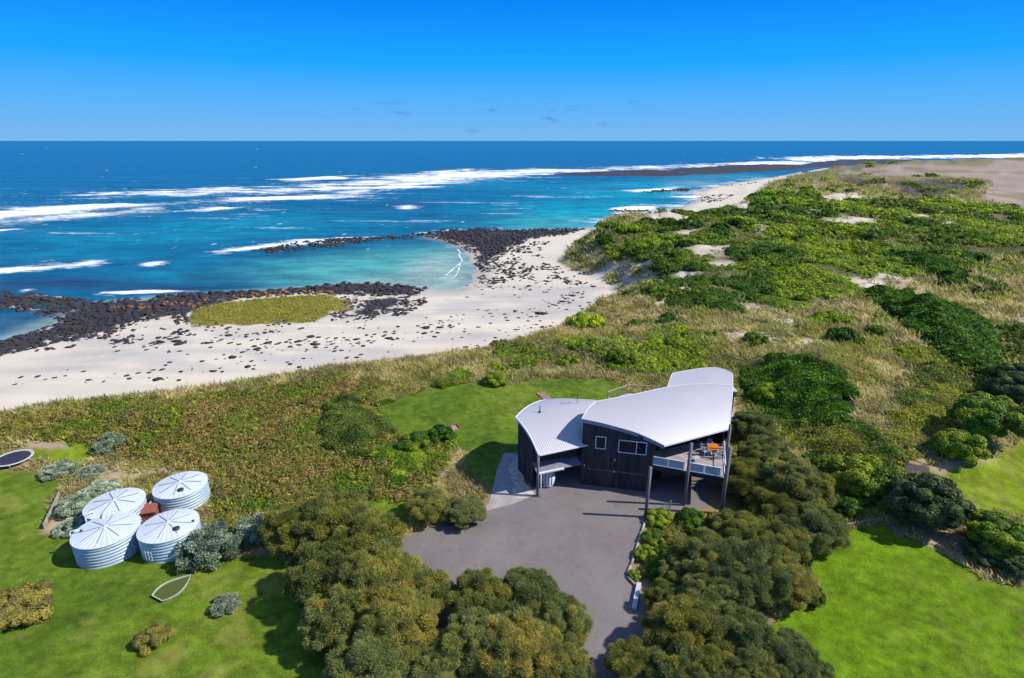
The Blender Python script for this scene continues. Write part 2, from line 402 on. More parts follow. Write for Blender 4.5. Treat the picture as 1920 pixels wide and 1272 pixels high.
P_SCRUB = GP([(1112, 440), (1160, 425), (1230, 408), (1300, 402), (1390, 372), (1500, 362), (1600, 376), (1740, 376), (1850, 388), (1920, 398), (2250, 420), (2250, 540), (1920, 482), (1830, 478), (1810, 540), (1720, 510), (1610, 548), (1480, 578), (1380, 592), (1290, 578), (1225, 560), (1240, 505), (1180, 475), (1120, 468)])
P_DARK = [GP([(1385, 690), (1440, 674), (1520, 674), (1570, 700), (1600, 760), (1590, 800), (1520, 800), (1440, 780), (1395, 745)]),
          GP([(1612, 548), (1700, 556), (1790, 580), (1860, 615), (1880, 665), (1850, 700), (1800, 690), (1740, 650), (1680, 600)]),
          GP([(1660, 470), (1740, 480), (1800, 505), (1812, 540), (1770, 535), (1690, 500)])]
P_TAN = [GP([(808, 912), (822, 912), (852, 880), (884, 845), (872, 836), (850, 858), (830, 880)]),
         GP([(40, 838), (70, 822), (125, 820), (135, 830), (60, 842)]),
         GP([(170, 868), (200, 870), (280, 882), (385, 885), (420, 915), (440, 965), (425, 965), (400, 915), (370, 895), (230, 893), (160, 885)]),
         GP([(1695, 985), (1760, 985), (1830, 1010), (1850, 1060), (1780, 1040), (1720, 1015)]),
         GP([(1640, 880), (1690, 870), (1760, 860), (1850, 845), (1840, 858), (1760, 882), (1690, 892), (1660, 905)]),
         GP([(1880, 640), (1925, 590), (2100, 560), (2100, 700), (1940, 690), (1890, 668)]),
         GP([(80, 1000), (112, 925), (160, 960), (150, 1010)])]
P_SANDY = [[G(px + dx * math.cos(t), py + dy * math.sin(t)) for t in np.linspace(0, 2 * math.pi, 9)[:-1]] for px, py, dx, dy in
           [(1330, 472, 34, 13), (1275, 411, 38, 9), (1592, 415, 44, 9), (1410, 577, 30, 8), (1400, 632, 55, 9), (1625, 532, 40, 14), (1215, 487, 26, 9),
            (1290, 517, 28, 9), (1388, 385, 26, 14), (1480, 600, 30, 6), (1700, 545, 40, 7), (1575, 372, 50, 10), (1735, 405, 30, 5), (1255, 565, 25, 7), (1380, 780, 9, 40), (1540, 640, 60, 6), (1245, 405, 40, 8), (1300, 440, 20, 6), (1350, 500, 18, 6), (1200, 520, 40, 8), (1160, 500, 30, 9), (1450, 545, 20, 5), (1640, 520, 30, 10), (1610, 372, 30, 8), (1530, 395, 25, 5), (1680, 520, 22, 6), (1440, 430, 20, 4), (1780, 420, 24, 4), (1290, 545, 20, 6)]]
P_PAD = GP([(1560, 325), (1640, 312), (1780, 306), (1920, 300), (2300, 296), (2300, 440), (1920, 398), (1838, 374), (1862, 340), (1800, 333), (1650, 331)])
P_BURN = GP([(1560, 335), (1680, 340), (1800, 336), (1855, 342), (1820, 358), (1720, 372), (1640, 365), (1700, 352), (1600, 345)])
def warp(x, y):
    k = np.clip(np.hypot(x, y) / 70, 0.35, 5)
    return x + (fbm(x / 3.1 / k, y / 3.1 / k, 31, 3) - 0.5) * 3.4 * k, y + (fbm(x / 3.1 / k, y / 3.1 / k, 47, 3) - 0.5) * 3.4 * k
def classes(x, y):
    xw, yw = warp(x, y); r = np.hypot(x, y)
    c = {}
    kk = np.clip(r / 70, 0.5, 6)
    soft = lambda P, s=0.5, wx=xw, wy=yw: sstep(-s, s, sdist(P, wx, wy) / kk)
    xl, yl = x * 0.75 + xw * 0.25, y * 0.75 + yw * 0.25
    lw = {k: soft(P, 0.4, xl, yl) for k, P in P_LAWN.items()}
    c['lawn'] = np.max(list(lw.values()), axis=0); c['upper'] = np.maximum(lw['upper'], lw['tramp'])
    c['right'] = lw['right']; c['back'] = lw['back']
    c['heath'] = soft(P_HEATH); c['heath2'] = np.maximum(np.maximum(soft(P_HEATH2), soft(P_HEATH3)), soft(P_HEATH4))
    c['scrub'] = soft(P_SCRUB); c['dark'] = np.max([soft(P, 0.5) for P in P_DARK], axis=0)
    c['tan'] = np.max([soft(P, 0.5) for P in P_TAN], axis=0)
    c['sandy'] = np.max([soft(P, 1.5) for P in P_SANDY], axis=0)
    c['pad'] = sstep(-3, 3, sdist(P_PAD, x * 0.9 + xw * 0.1, y * 0.9 + yw * 0.1)); c['burn'] = soft(P_BURN)
    dT = sdist(toe, x, y); c['dT'] = dT
    nz_ = fbm(x / 6, y / 6, 71, 4)
    c['veg'] = sstep(-0.5, 1.0, (dT - 1.5 + (nz_ - 0.5) * 9) / kk)                 # grown over, against open beach
    c['isl'] = sstep(-0.6, 1.2, sdist(islet, xw, yw) + 7 * (fbm(x / 6, y / 4, 73, 3) - .5))
    c['veg'] = np.maximum(c['veg'], c['isl'])
    return c
def ground(x, y):
    c = classes(x, y); n = len(x); r = np.hypot(x, y)
    dS = sdist(shore, x, y)
    big = fbm(x / 11, y / 11, 83, 4)[:, None]; med = fbm(x / 2.3, y / 2.3, 97, 4)[:, None]
    L = lambda *a: np.array(a)[None, :]
    dry = L(0.60, 0.53, 0.42); wet = L(0.38, 0.345, 0.295)
    wt = sstep(9, 1.5, dS + (big[:, 0] - 0.5) * 10)[:, None]
    col = dry * (1 - wt) + wet * wt; col = col * (0.93 + 0.14 * big)
    grain = np.full(n, 0.12)
    gw = np.max([np.exp(-(((x - W(px, py, SEA)[0]) / (rx * 0.13)) ** 2 + ((y - W(px, py, SEA)[1]) / ry) ** 2)) for px, py, rx, ry in ((860, 590, 620, 11), (120, 690, 1300, 6), (930, 560, 350, 9), (560, 650, 600, 4))], axis=0)
    gw = (np.clip(gw * 1.5, 0, 1) * sstep(.3, .6, fbm(x / 14, y / 5, 61, 4)))[:, None] * .75
    col = col * (1 - gw) + L(0.42, 0.395, 0.365) * gw
    col = col * (1 - .10 * sstep(.52, .62, fbm(x / 20, y / 2.2, 63, 4)))[:, None]
    def lay(m, cc, gr):
        nonlocal col, grain
        m = np.clip(m, 0, 1); col = col * (1 - m[:, None]) + cc * m[:, None]; grain = grain * (1 - m) + gr * m
    bed = np.max([sstep(-.5, 1.5, sdist(P, x, y) - q_ + 11 * (fbm(x / 3, y / 3, 46, 4) - .5)) for P, q_ in zip(BEDS + BED2, (.8, 2.0, 4.6, -1, -2, -2))], axis=0)
    lay(bed, L(0.045, 0.04, 0.043), 0.9)
    gmix = sstep(0.36, 0.64, big)
    grass = L(0.20, 0.15, 0.065) * (1 - gmix) + L(0.13, 0.115, 0.04) * gmix
    farg = sstep(430, 620, y)[:, None]
    grass = grass * (1 - farg) + (L(0.17, 0.145, 0.06) * (1 - gmix) + L(0.10, 0.095, 0.045) * gmix) * farg
    lay(c['veg'], grass * 1.25, 0.7)
    patch = sstep(0.60, 0.70, fbm(x / 5, y / 5, 55, 4)) * c['veg'] * sstep(70, 95, y) * (1 - c['lawn']) * (y < 520) * (x > 5)
    lay(patch * 0.7, L(0.50, 0.42, 0.33), 0.3)
    lay(c['heath'] * c['veg'], L(0.14, 0.11, 0.04) * (0.6 + 0.8 * med), 0.8)
    lay(c['heath2'], L(0.10, 0.09, 0.02), 0.7)
    lay(c['scrub'] * c['veg'] * 0.75, L(0.045, 0.055, 0.014), 0.8)
    lay(c['dark'] * 0.8, L(0.02, 0.04, 0.01), 0.8)
    lay(c['burn'], L(0.085, 0.072, 0.058) * (0.8 + 0.4 * med), 0.5)
    lay(c['pad'], L(0.30, 0.24, 0.19) * (0.8 + 0.4 * big), 0.35)
    lay(c['pad'] * sstep(0.56, 0.66, fbm(x / 60, y / 30, 5, 3)), L(0.20, 0.165, 0.09), 0.3)
    lay(c['isl'], L(0.16, 0.15, 0.03), 0.7)
    lay(c['sandy'] * c['veg'] * sstep(0.25, 0.5, med[:, 0] + 0.1), L(0.60, 0.50, 0.40), 0.25)
    gr_ = L(0.115, 0.175, 0.013) * (1 - 0.8 * gmix) + L(0.075, 0.135, 0.011) * 0.8 * gmix
    fine = fbm(x / .55, y / .4, 151, 3)[:, None]; gr_ = gr_ * (0.32 + 0.45 * med + .92 * fine)
    lay(c['lawn'], gr_, 1.5)
    lay(c['right'], L(0.115, 0.20, 0.006) * (0.32 + 0.45 * med + .92 * fine), 1.5)
    lay(c['upper'], L(0.165, 0.225, 0.012) * (0.35 + 0.4 * med + .9 * fine), 1.4)
    lay(c['lawn'] * (1 - .55 * c['right']) * sstep(0.56, 0.72, .6 * fbm(x / 1.3 + 40, y / 1.3, 131, 5) + .4 * fbm(x / 7, y / 7, 133, 3)) * 0.36, L(0.26, 0.22, 0.06), 0.5)
    lay(c['tan'], L(0.36, 0.27, 0.175) * (0.8 + 0.4 * med), 0.5)
    return col, grain
def polar(dep0, dep1, nd, th0, th1, nt, H, z=0):
    de = np.radians(np.linspace(dep1, dep0, nd)); th = np.radians(np.linspace(th0, th1, nt))
    r = H / np.tan(de)
    R, T = np.meshgrid(r, th, indexing='ij')
    i = np.arange(nd - 1)[:, None] * nt + np.arange(nt - 1)[None, :]
    Fc = np.stack([i, i + nt, i + nt + 1, i + 1], -1).reshape(-1, 4)[:, ::-1]
    return (R * np.sin(T)).ravel(), (R * np.cos(T)).ravel(), Fc

X, Y, Fc = polar(0.75, 82, 540, -85, 85, 860, HC)
Z = hz(X, Y); gc, gg = ground(X, Y)
terrain = npmesh('land', np.stack([X, Y, Z], 1), Fc, land_mat(), {'col': gc, 'grain': gg}, smooth=True)
tag(terrain, kind='structure')

# ------------------------------------------------------------------ the sea: one sheet out to the horizon
def SW(pts): return [W(px, py, SEA) for px, py in pts]
X, Y, Fc = polar(0.012, 24, 520, -60, 60, 900, HC - SEA)
n = len(X); r = np.hypot(X, Y)
L = lambda *a: np.array(a)[None, :]
nb = fbm(X / 60, Y / 60, 5, 4)
deep = L(0.0005, 0.078, 0.165); mid = L(0.0005, 0.092, 0.17); turq = L(0.003, 0.30, 0.35); teal = L(0.07, 0.31, 0.27); shal = L(0.29, 0.39, 0.32)
kelp = L(0.012, 0.03, 0.075)
f_ = sstep(380, 1200, r)[:, None]
wc = mid * (1 - f_) + deep * f_
def blob(px, py, rx, ry, c, k):
    global wc
    x0, y0 = W(px, py, SEA); x1, _ = W(px + rx, py, SEA); _, y1 = W(px, max(py - ry, 268), SEA)
    _, y2 = W(px, py + ry, SEA); sy = (y1 - y2) / 2
    d = ((X - x0) / (x1 - x0)) ** 2 + ((Y - y0) / sy) ** 2
    m = (k * np.exp(-d * 1.1) * np.clip(0.45 + 1.1 * nb, 0, 1.3))[:, None]
    m = np.clip(m, 0, 1); wc = wc * (1 - m) + c * m
for a in [(1080, 400, 170, 30, turq, 1.0), (1180, 372, 140, 22, turq, 0.8), (1050, 418, 120, 14, teal, 0.55), (1230, 350, 120, 12, turq, 0.7), (1380, 333, 120, 7, teal, 0.6), (1320, 345, 60, 8, shal, 0.4),
          (430, 430, 260, 22, turq, 0.38), (250, 450, 200, 12, turq, 0.3), (560, 405, 160, 10, turq, 0.3), (300, 520, 120, 12, turq, 0.3), (560, 500, 80, 18, turq, 0.4),
          (150, 480, 200, 10, turq, 0.25), (900, 345, 150, 10, turq, 0.4),
          (700, 500, 190, 30, teal, 1.3), (780, 490, 130, 34, teal, 1.2), (610, 525, 120, 10, teal, 0.8), (820, 500, 60, 32, shal, 0.95), (760, 528, 120, 14, shal, 0.6), (850, 525, 40, 30, shal, 1.0),
          (100, 532, 160, 14, kelp, 0.85), (330, 540, 120, 8, kelp, 0.8), (430, 520, 130, 7, kelp, 0.45), (560, 475, 90, 7, kelp, 0.5), (760, 382, 70, 9, kelp, 0.45), (640, 395, 110, 6, kelp, 0.3), (960, 395, 60, 10, kelp, 0.3), (870, 410, 90, 10, kelp, 0.35),
          (690, 448, 100, 8, kelp, 0.5), (1250, 385, 50, 6, kelp, 0.3), (1150, 355, 60, 5, kelp, 0.35),
          (40, 600, 80, 30, L(0.03, 0.10, 0.17), 0.8), (60, 615, 40, 14, shal * 0.8, 0.5), (930, 440, 30, 6, L(0.16, 0.30, 0.38), 1.0)]:
    blob(*a)
dS = sdist(shore, X, Y)
k = (sstep(-7, -0.5, dS) * (r < 420))[:, None] * 0.7
wc = wc * (1 - k) + L(0.27, 0.36, 0.32) * k
foam = np.zeros(n)
asp = fbm(X / 38, Y / 15, 11, 5); asp2 = fbm(X / 11, Y / 5, 13, 4)
def surf(px, strength=1.0, edge=1.0, kn=0.9):
    """white water inside an outline lying on the sea, ragged along its edge"""
    global foam
    P = SW(px); ys = [p[1] for p in P]; wd = max(1.0, 0.3 * (max(ys) - min(ys)) ** 0.8) * edge
    d = sdist(P, X, Y) / wd
    m = np.clip(0.46 + 0.30 * d, 0, 0.92) + kn * (asp - 0.5) + 0.55 * (asp2 - 0.5)
    m = np.where(d < -3.0, 0, m) * strength
    foam = np.maximum(foam, np.where(d < -3, 0, m))
surf([(-200, 404), (0, 394), (100, 386), (200, 381), (305, 380), (300, 384), (210, 392), (120, 400), (0, 411), (-200, 424)])
surf([(0, 410), (130, 400), (220, 394), (300, 386), (330, 392), (200, 407), (60, 418), (0, 420)], 0.62)
surf([(280, 362), (400, 356), (560, 352), (700, 338), (790, 327), (900, 322), (1010, 318), (1120, 317), (1250, 312), (1400, 307), (1500, 306), (1500, 309), (1350, 312), (1230, 318), (1110, 322), (1010, 328), (910, 336), (800, 344), (720, 349), (640, 358), (470, 362), (380, 362)])
surf([(355, 377), (480, 371), (600, 364), (720, 346), (850, 338), (900, 338), (720, 358), (640, 368), (520, 376), (430, 381)])
surf([(530, 336), (600, 331), (655, 329), (640, 336), (560, 339)], 0.95)
surf([(795, 323), (880, 317), (900, 319), (830, 325)], 0.9)
surf([(300, 397), (420, 389), (460, 390), (380, 398)], 0.7)
surf([(100, 366), (230, 360), (240, 364), (140, 369)], 0.75)
surf([(-150, 517), (0, 504), (90, 498), (182, 491), (176, 497), (100, 504), (0, 514), (-150, 528)])
surf([(392, 472), (450, 465), (560, 452), (640, 446), (715, 444), (715, 448), (620, 452), (500, 466), (400, 477)], 1.0, 0.8)
surf([(742, 443), (790, 436), (860, 430), (860, 432), (780, 440)], 0.9)
surf([(195, 548), (280, 543), (375, 546), (300, 549), (230, 551)], 0.9)
surf([(738, 389), (760, 385), (790, 388), (775, 394), (745, 393)], 0.74)
surf([(260, 493), (320, 488), (310, 498), (270, 500)], 0.68); surf([(370, 393), (470, 388), (440, 393)], 0.6)
surf([(-100, 436), (20, 429), (50, 429), (0, 434)], 0.85)
surf([(20, 545), (60, 538), (75, 543), (40, 552)], 0.66)
surf([(1140, 393), (1165, 389), (1230, 388), (1215, 396), (1150, 397)], 0.95)
surf([(1165, 357), (1230, 354), (1260, 348), (1300, 351), (1250, 357), (1195, 361)], 0.85)
surf([(1150, 422), (1210, 406), (1280, 386), (1312, 371), (1300, 361), (1285, 364), (1295, 373), (1265, 385), (1200, 402), (1150, 418)], 0.95)
surf([(1310, 362), (1350, 346), (1420, 337), (1420, 334), (1345, 344)], 0.8)
surf([(1470, 297), (1560, 292.5), (1680, 292.5), (1780, 291), (1940, 288.5), (2300, 287), (2300, 294), (1940, 295), (1840, 296), (1690, 297), (1600, 299), (1540, 304), (1500, 302)])
surf([(1330, 307), (1440, 303), (1520, 304), (1510, 308), (1400, 310)], 0.95)
for pl, wd in (([(858, 468), (868, 490), (850, 505), (836, 516)], 0.22), ([(864, 496), (858, 512), (848, 522)], 0.16)):
    d = pdist(SW(pl), X + 1.6 * (asp2 - 0.5), Y + 3 * (asp2 - 0.5)); foam = np.maximum(foam, 0.72 * sstep(wd * 2.2, wd * 0.6, d))
rs = np.random.default_rng(3)
for _ in range(520):                                                # whitecaps out to sea
    py = 268 + 200 * rs.random() ** 1.6; px = rs.uniform(-150, 2050)
    if py > 300 and px > 1000: continue
    x0, y0 = W(px, py, SEA); t = depth(x0, y0, SEA); a = t / F * rs.uniform(1.5, 6); b = rs.uniform(1.5, 5) * (0.6 + t / 900)
    s = (np.abs(X - x0) < a * 2.5) & (np.abs(Y - y0) < b * 2.5)
    if s.any(): foam[s] = np.maximum(foam[s], 0.62 * np.exp(-((X[s] - x0) / a) ** 2 - ((Y[s] - y0) / b) ** 2) * rs.uniform(0.5, 1))
streak = sstep(0.57, 0.75, fbm(X / 55, Y / 9, 23, 5)) * sstep(900, 420, r) * sstep(260, 320, r) * 0.42
foam = np.maximum(foam, streak)
foam = np.clip(foam, 0, 1.0)
swell = 0.25 * np.sin(Y / 9 + X / 60 + 3 * nb) * sstep(200, 350, r) * (dS < -10) + 0.9 * sstep(0.6, 1, foam) * (r > 330)
sea = npmesh('sea', np.stack([X, Y, SEA + swell], 1), Fc, sea_mat(), {'col': wc, 'foam': foam}, smooth=True)
tag(sea, kind='structure')
del X, Y, Z

# ------------------------------------------------------------------ basalt on the shore
def rock_proto(seed, sub=2):
    bm = bmesh.new(); bmesh.ops.create_icosphere(bm, subdivisions=sub, radius=1.0)
    R = random.Random(seed)
    planes = [(Vector((R.gauss(0, 1), R.gauss(0, 1), R.gauss(0, 0.8))).normalized(), R.uniform(0.55, 0.85)) for _ in range(9)]
    for v in bm.verts:
        for nn, dd in planes:
            k = v.co.dot(nn)
            if k > dd: v.co -= nn * (k - dd)
        v.co.z *= 0.62; v.co += Vector((R.uniform(-1, 1), R.uniform(-1, 1), R.uniform(-1, 1))) * 0.03
    V = np.array([v.co[:] for v in bm.verts]); Fs = np.array([[v.index for v in f.verts] for f in bm.faces]); bm.free()
    return V, Fs
ROCKS = [rock_proto(s, 2) for s in range(8)]; ROCKLO = [rock_proto(s + 50, 1) for s in range(6)]
def rock_sites(poly_px, count, szpx, rng, clus=0):
    out = []
    P = np.array(poly_px, float); x0, y0 = P.min(0); x1, y1 = P.max(0)
    while len(out) < count:
        q = rng.uniform((x0, y0), (x1, y1), (count * 3, 2))
        q = q[sdist(poly_px, q[:, 0], q[:, 1]) > 0]
        if clus: q = q[fbm(q[:, 0] / 26, q[:, 1] / 11, clus, 3) + rng.normal(0, .05, len(q)) > .53]
        for px, py in q[:count - len(out)]:
            x, y = W(px, py, SEA + 0.3); t = depth(x, y, SEA)
            s = rng.uniform(0.5, 1.0) ** 1.6 * 1.35 * szpx / 2 * t / F
            out.append((x, y, s))
    return out
rng = np.random.default_rng(11)
sites = rock_sites(RA, 1900, 11, rng) + rock_sites(RB, 340, 8, rng) + rock_sites(RC, 1200, 7.5, rng) + rock_sites(RD, 480, 7, rng, 5) + rock_sites(RE, 420, 8, rng, 7) + rock_sites(RF, 330, 9, rng, 9) + rock_sites(RG, 70, 7, rng, 12)
sites += rock_sites([(1140, 394), (1190, 390), (1222, 393), (1200, 398), (1160, 398)], 40, 6, rng)
sites += rock_sites([(1180, 361), (1240, 355), (1330, 351), (1290, 358), (1220, 363)], 70, 5, rng) + rock_sites([(1305, 372), (1340, 366), (1375, 368), (1350, 380), (1310, 382)], 60, 6, rng)
sites += rock_sites([(1355, 348), (1420, 343), (1400, 350)], 20, 4, rng)
pool = SW([(905, 441), (935, 434), (968, 439), (950, 445), (915, 446)])
sites = [s for s in sites if sdist(pool, np.array([s[0]]), np.array([s[1]]))[0] < 1]
sites.sort(key=lambda s: -s[2] / math.hypot(s[0], s[1]))
sx_ = np.array([s[0] for s in sites]); sy_ = np.array([s[1] for s in sites]); sz_ = np.maximum(hz(sx_, sy_), SEA - 0.12)
rock_me = []
for i, (V, Fs) in enumerate(ROCKS):
    o = npmesh('boulder', V, Fs, M_ROCK); rock_me.append(o.data); bpy.data.objects.remove(o)
R = random.Random(5)
for i in range(290):
    o = bpy.data.objects.new('boulder', rock_me[i % 8]); COL.objects.link(o)
    x, y, s = sites[i]; o.location = (x, y, sz_[i] + 0.1 * s); o.scale = (s * R.uniform(0.9, 1.5), s * R.uniform(0.8, 1.1), s * R.uniform(0.55, 1.0)); o.rotation_euler = (R.uniform(-.3, .3), R.uniform(-.3, .3), R.uniform(0, 6.28))
    tag(o, 'large black basalt boulder packed among others along the shore', 'boulder', 'black basalt boulders along the shore')
def merge(protos, items, rng, name, m, kind='stuff', label=None, cat=None, flat=(0.8, 1.25), colf=None):
    VV = []; FF = []; b = 0; CC = []
    for x, y, z, s in items:
        V, Fs = protos[rng.integers(len(protos))]; a = rng.uniform(0, 6.28); c_, s_ = math.cos(a), math.sin(a)
        v = V * np.array([s * rng.uniform(0.9, 1.4), s * rng.uniform(0.8, 1.1), s * rng.uniform(*flat)])
        v = np.stack([v[:, 0] * c_ - v[:, 1] * s_ + x, v[:, 0] * s_ + v[:, 1] * c_ + y, v[:, 2] + z], 1)
        VV.append(v); FF.append(Fs + b); b += len(v)
    return tag(npmesh(name, np.concatenate(VV), np.concatenate(FF), m), label, cat, kind=kind)
merge(ROCKLO, [(s[0], s[1], z + 0.1 * s[2], s[2]) for s, z in zip(sites[290:], sz_[290:])], rng, 'boulder_field', M_ROCK, flat=(.5, .95), label='mass of smaller black basalt stones spread along the shore', cat='rocks')
# boulders grown over with orange lichen behind the black ones
orng = rock_sites([(210, 578), (330, 566), (420, 556), (520, 548), (640, 546), (640, 553), (520, 557), (440, 566), (360, 580), (215, 584)], 84, 9, rng)
lich = []
for V, Fs in ROCKS:
    o = npmesh('lichen_boulder', V, Fs, M_LICHEN); lich.append(o.data); bpy.data.objects.remove(o)
for i, (x, y, s) in enumerate(orng):
    o = bpy.data.objects.new('lichen_boulder', lich[i % 8]); COL.objects.link(o)
    o.location = (x, y, max(h1(x, y), SEA + 0.3) + 0.3 * s); o.scale = (s * 1.2, s, s * 1.1); o.rotation_euler = (R.uniform(-.3, .3), R.uniform(-.3, .3), R.uniform(0, 6.28))
    tag(o, 'boulder covered in orange lichen in the band beside the green islet', 'boulder', 'orange lichen boulders by the islet')
# far reef flats, dry at low tide
def reef(px, seed):
    P = SW(px); A = np.array(P); x0, y0 = A.min(0); x1, y1 = A.max(0)
    nx = int(min(420, (x1 - x0) / 2.0)); ny = int(min(160, (y1 - y0) / 3.0))
    gx, gy = np.meshgrid(np.linspace(x0, x1, nx), np.linspace(y0, y1, ny)); gx = gx.ravel(); gy = gy.ravel()
    d = sdist(P, gx, gy) + 18 * (fbm(gx / 40, gy / 22, seed, 4) - 0.5)
    z = SEA - 0.5 + 0.9 * sstep(-3, 6, d) + 0.8 * (fbm(gx / 5, gy / 5, seed + 3, 3) - 0.45) * sstep(0, 8, d)
    z -= 0.9 * sstep(0.58, 0.66, fbm(gx / 45, gy / 12, seed + 9, 3))
    i = np.arange(ny - 1)[:, None] * nx + np.arange(nx - 1)[None, :]
    Fs = np.stack([i, i + 1, i + nx + 1, i + nx], -1).reshape(-1, 4); keep = (d[Fs] > -3).any(1)
    tag(npmesh('reef', np.stack([gx, gy, z], 1), Fs[keep], M_ROCK), kind='structure')
reef([(1010, 329), (1110, 322), (1230, 318), (1350, 312), (1430, 308), (1500, 309), (1540, 311), (1500, 318), (1420, 323), (1330, 328), (1230, 331), (1100, 331)], 3)
reef([(1330, 309), (1500, 309), (1540, 303), (1600, 299), (1690, 299.5), (1730, 302), (1640, 308), (1540, 314), (1480, 318), (1380, 318)], 8)
# seaweed wrack lying on the sand
wr = []
for pl, cnt, sp in (([(420, 660), (620, 640), (800, 630), (960, 600), (1040, 580), (1100, 560)], 150, 16), ([(960, 545), (1050, 525), (1120, 530)], 120, 14), ([(990, 590), (1060, 560), (1090, 545)], 80, 8), ([(960, 618), (1020, 612), (1060, 605)], 30, 5),
                    ([(60, 720), (300, 700), (520, 680), (700, 662)], 110, 20), ([(400, 620), (520, 650), (680, 640)], 120, 16), ([(880, 545), (960, 530)], 60, 12), ([(690, 640), (820, 610), (940, 580)], 90, 14), ([(200, 640), (350, 650), (450, 640)], 60, 16), ([(930, 625), (1000, 640), (880, 650)], 40, 10)):
    for _ in range(int(cnt * 0.62)):
        i = rng.integers(len(pl) - 1); t = rng.random()
        px = pl[i][0] * (1 - t) + pl[i + 1][0] * t + rng.normal(0, sp); py = pl[i][1] * (1 - t) + pl[i + 1][1] * t + rng.normal(0, sp * 0.55)
        x, y = G(px, py); z = h1(x, y)
        if z < -5.8 and z > SEA: wr.append((x, y, z + 0.02, rng.uniform(0.25, 0.75) ** 1.3 * (1 + (rng.random() < 0.12))))
M_WRACK = plain('dried_seaweed', (0.05, 0.035, 0.03), (0.025, 0.02, 0.018), 0.95, 3)
merge(ROCKLO, wr, rng, 'seaweed', M_WRACK, flat=(0.15, 0.45), label='dark dried seaweed and stones scattered over the pale sand', cat='seaweed')

# ------------------------------------------------------------------ driveway, paths, low edging
def asphalt():
    def b(nt, N):
        t = N('TexCoord')
        c, f = tex_col(nt, N, (0.20, 0.178, 0.170), (0.155, 0.136, 0.131), 0.22, 6, t.outputs['Object'], .32, .68, .65)
        c2, f2 = tex_col(nt, N, c, (0.125, 0.105, 0.105), 1.1, 7, t.outputs['Object'], .55, .78, .7)
        c3, f3 = tex_col(nt, N, c2, (0.27, 0.23, 0.20), 0.5, 8, t.outputs['Object'], .60, .80, .75)
        g = N('TexNoise', i_Scale=14.0, i_Detail=4.0, i_Roughness=0.8); nt.links.new(t.outputs['Object'], g.inputs['Vector'])
        v = N('MapRange', i_0=g.outputs[0], i_1=0.3, i_2=0.7, i_3=0.82, i_4=1.18)
        hs_ = N('HueSaturation', i_Color=c3); nt.links.new(v.outputs[0], hs_.inputs['Value'])
        p = N('BsdfPrincipled', i_Base_Color=hs_.outputs[0], i_Roughness=0.93); p.inputs['Specular IOR Level'].default_value = 0.15
        bp = N('Bump', i_Height=g.outputs[0], i_Strength=0.4, i_Distance=0.02); nt.links.new(bp.outputs[0], p.inputs['Normal'])
        return p.outputs[0]
    return mat('asphalt', b)
M_ASPH = asphalt()
M_CONC = plain('pale_paving', (0.36, 0.34, 0.32), (0.27, 0.25, 0.24), 0.9, 1.2, spec=0.2)
M_SHELL = plain('crushed_shell', (0.62, 0.56, 0.46), (0.35, 0.29, 0.22), 0.95, 2.2, spec=0.1, bump=0.6)
M_GRAV = plain('gravel', (0.34, 0.28, 0.26), (0.16, 0.12, 0.11), 0.95, 6.0, spec=0.1, bump=0.9)
def sheet(name, px, z, m, kind='structure', dens=0.5):
    P = [W(*p) for p in px]
    bm = bmesh.new(); f = bm.faces.new([bm.verts.new((x, y, 0)) for x, y in P])
    bmesh.ops.triangulate(bm, faces=[f])
    me = bpy.data.meshes.new(name)
    for v in bm.verts: v.co.z = z
    bmesh.ops.recalc_face_normals(bm, faces=bm.faces[:])
    for f in bm.faces:
        if f.normal.z < 0: f.normal_flip()
    bm.to_mesh(me); bm.free(); me.materials.append(m)
    o = bpy.data.objects.new(name, me); COL.objects.link(o); return tag(o, kind=kind)
sheet('driveway', [(700, 1030), (770, 1004), (800, 992), (850, 972), (912, 958), (960, 946), (1003, 930), (985, 880), (1000, 840), (1120, 800), (1330, 820), (1330, 950), (1290, 962), (1213, 972), (1206, 1000), (1186, 1060), (1174, 1082), (1178, 1098), (1200, 1112), (1215, 1180), (1230, 1900), (1000, 1900), (1085, 1290), (1060, 1160), (850, 1110), (760, 1060)], 0.02, M_ASPH)
sheet('path', [(905, 962), (918, 940), (932, 880), (945, 850), (968, 850), (975, 900), (990, 925), (1003, 929), (960, 946)], 0.014, M_CONC)
sheet('shell_bed', [(952, 880), (972, 850), (984, 905), (1003, 926), (990, 934), (960, 935), (962, 905)], 0.03, M_SHELL)
sheet('gravel_path', [(1560, 972), (1600, 966), (1668, 968), (1700, 1000), (1690, 1010), (1660, 980), (1600, 986), (1562, 990)], 0.03, M_GRAV)

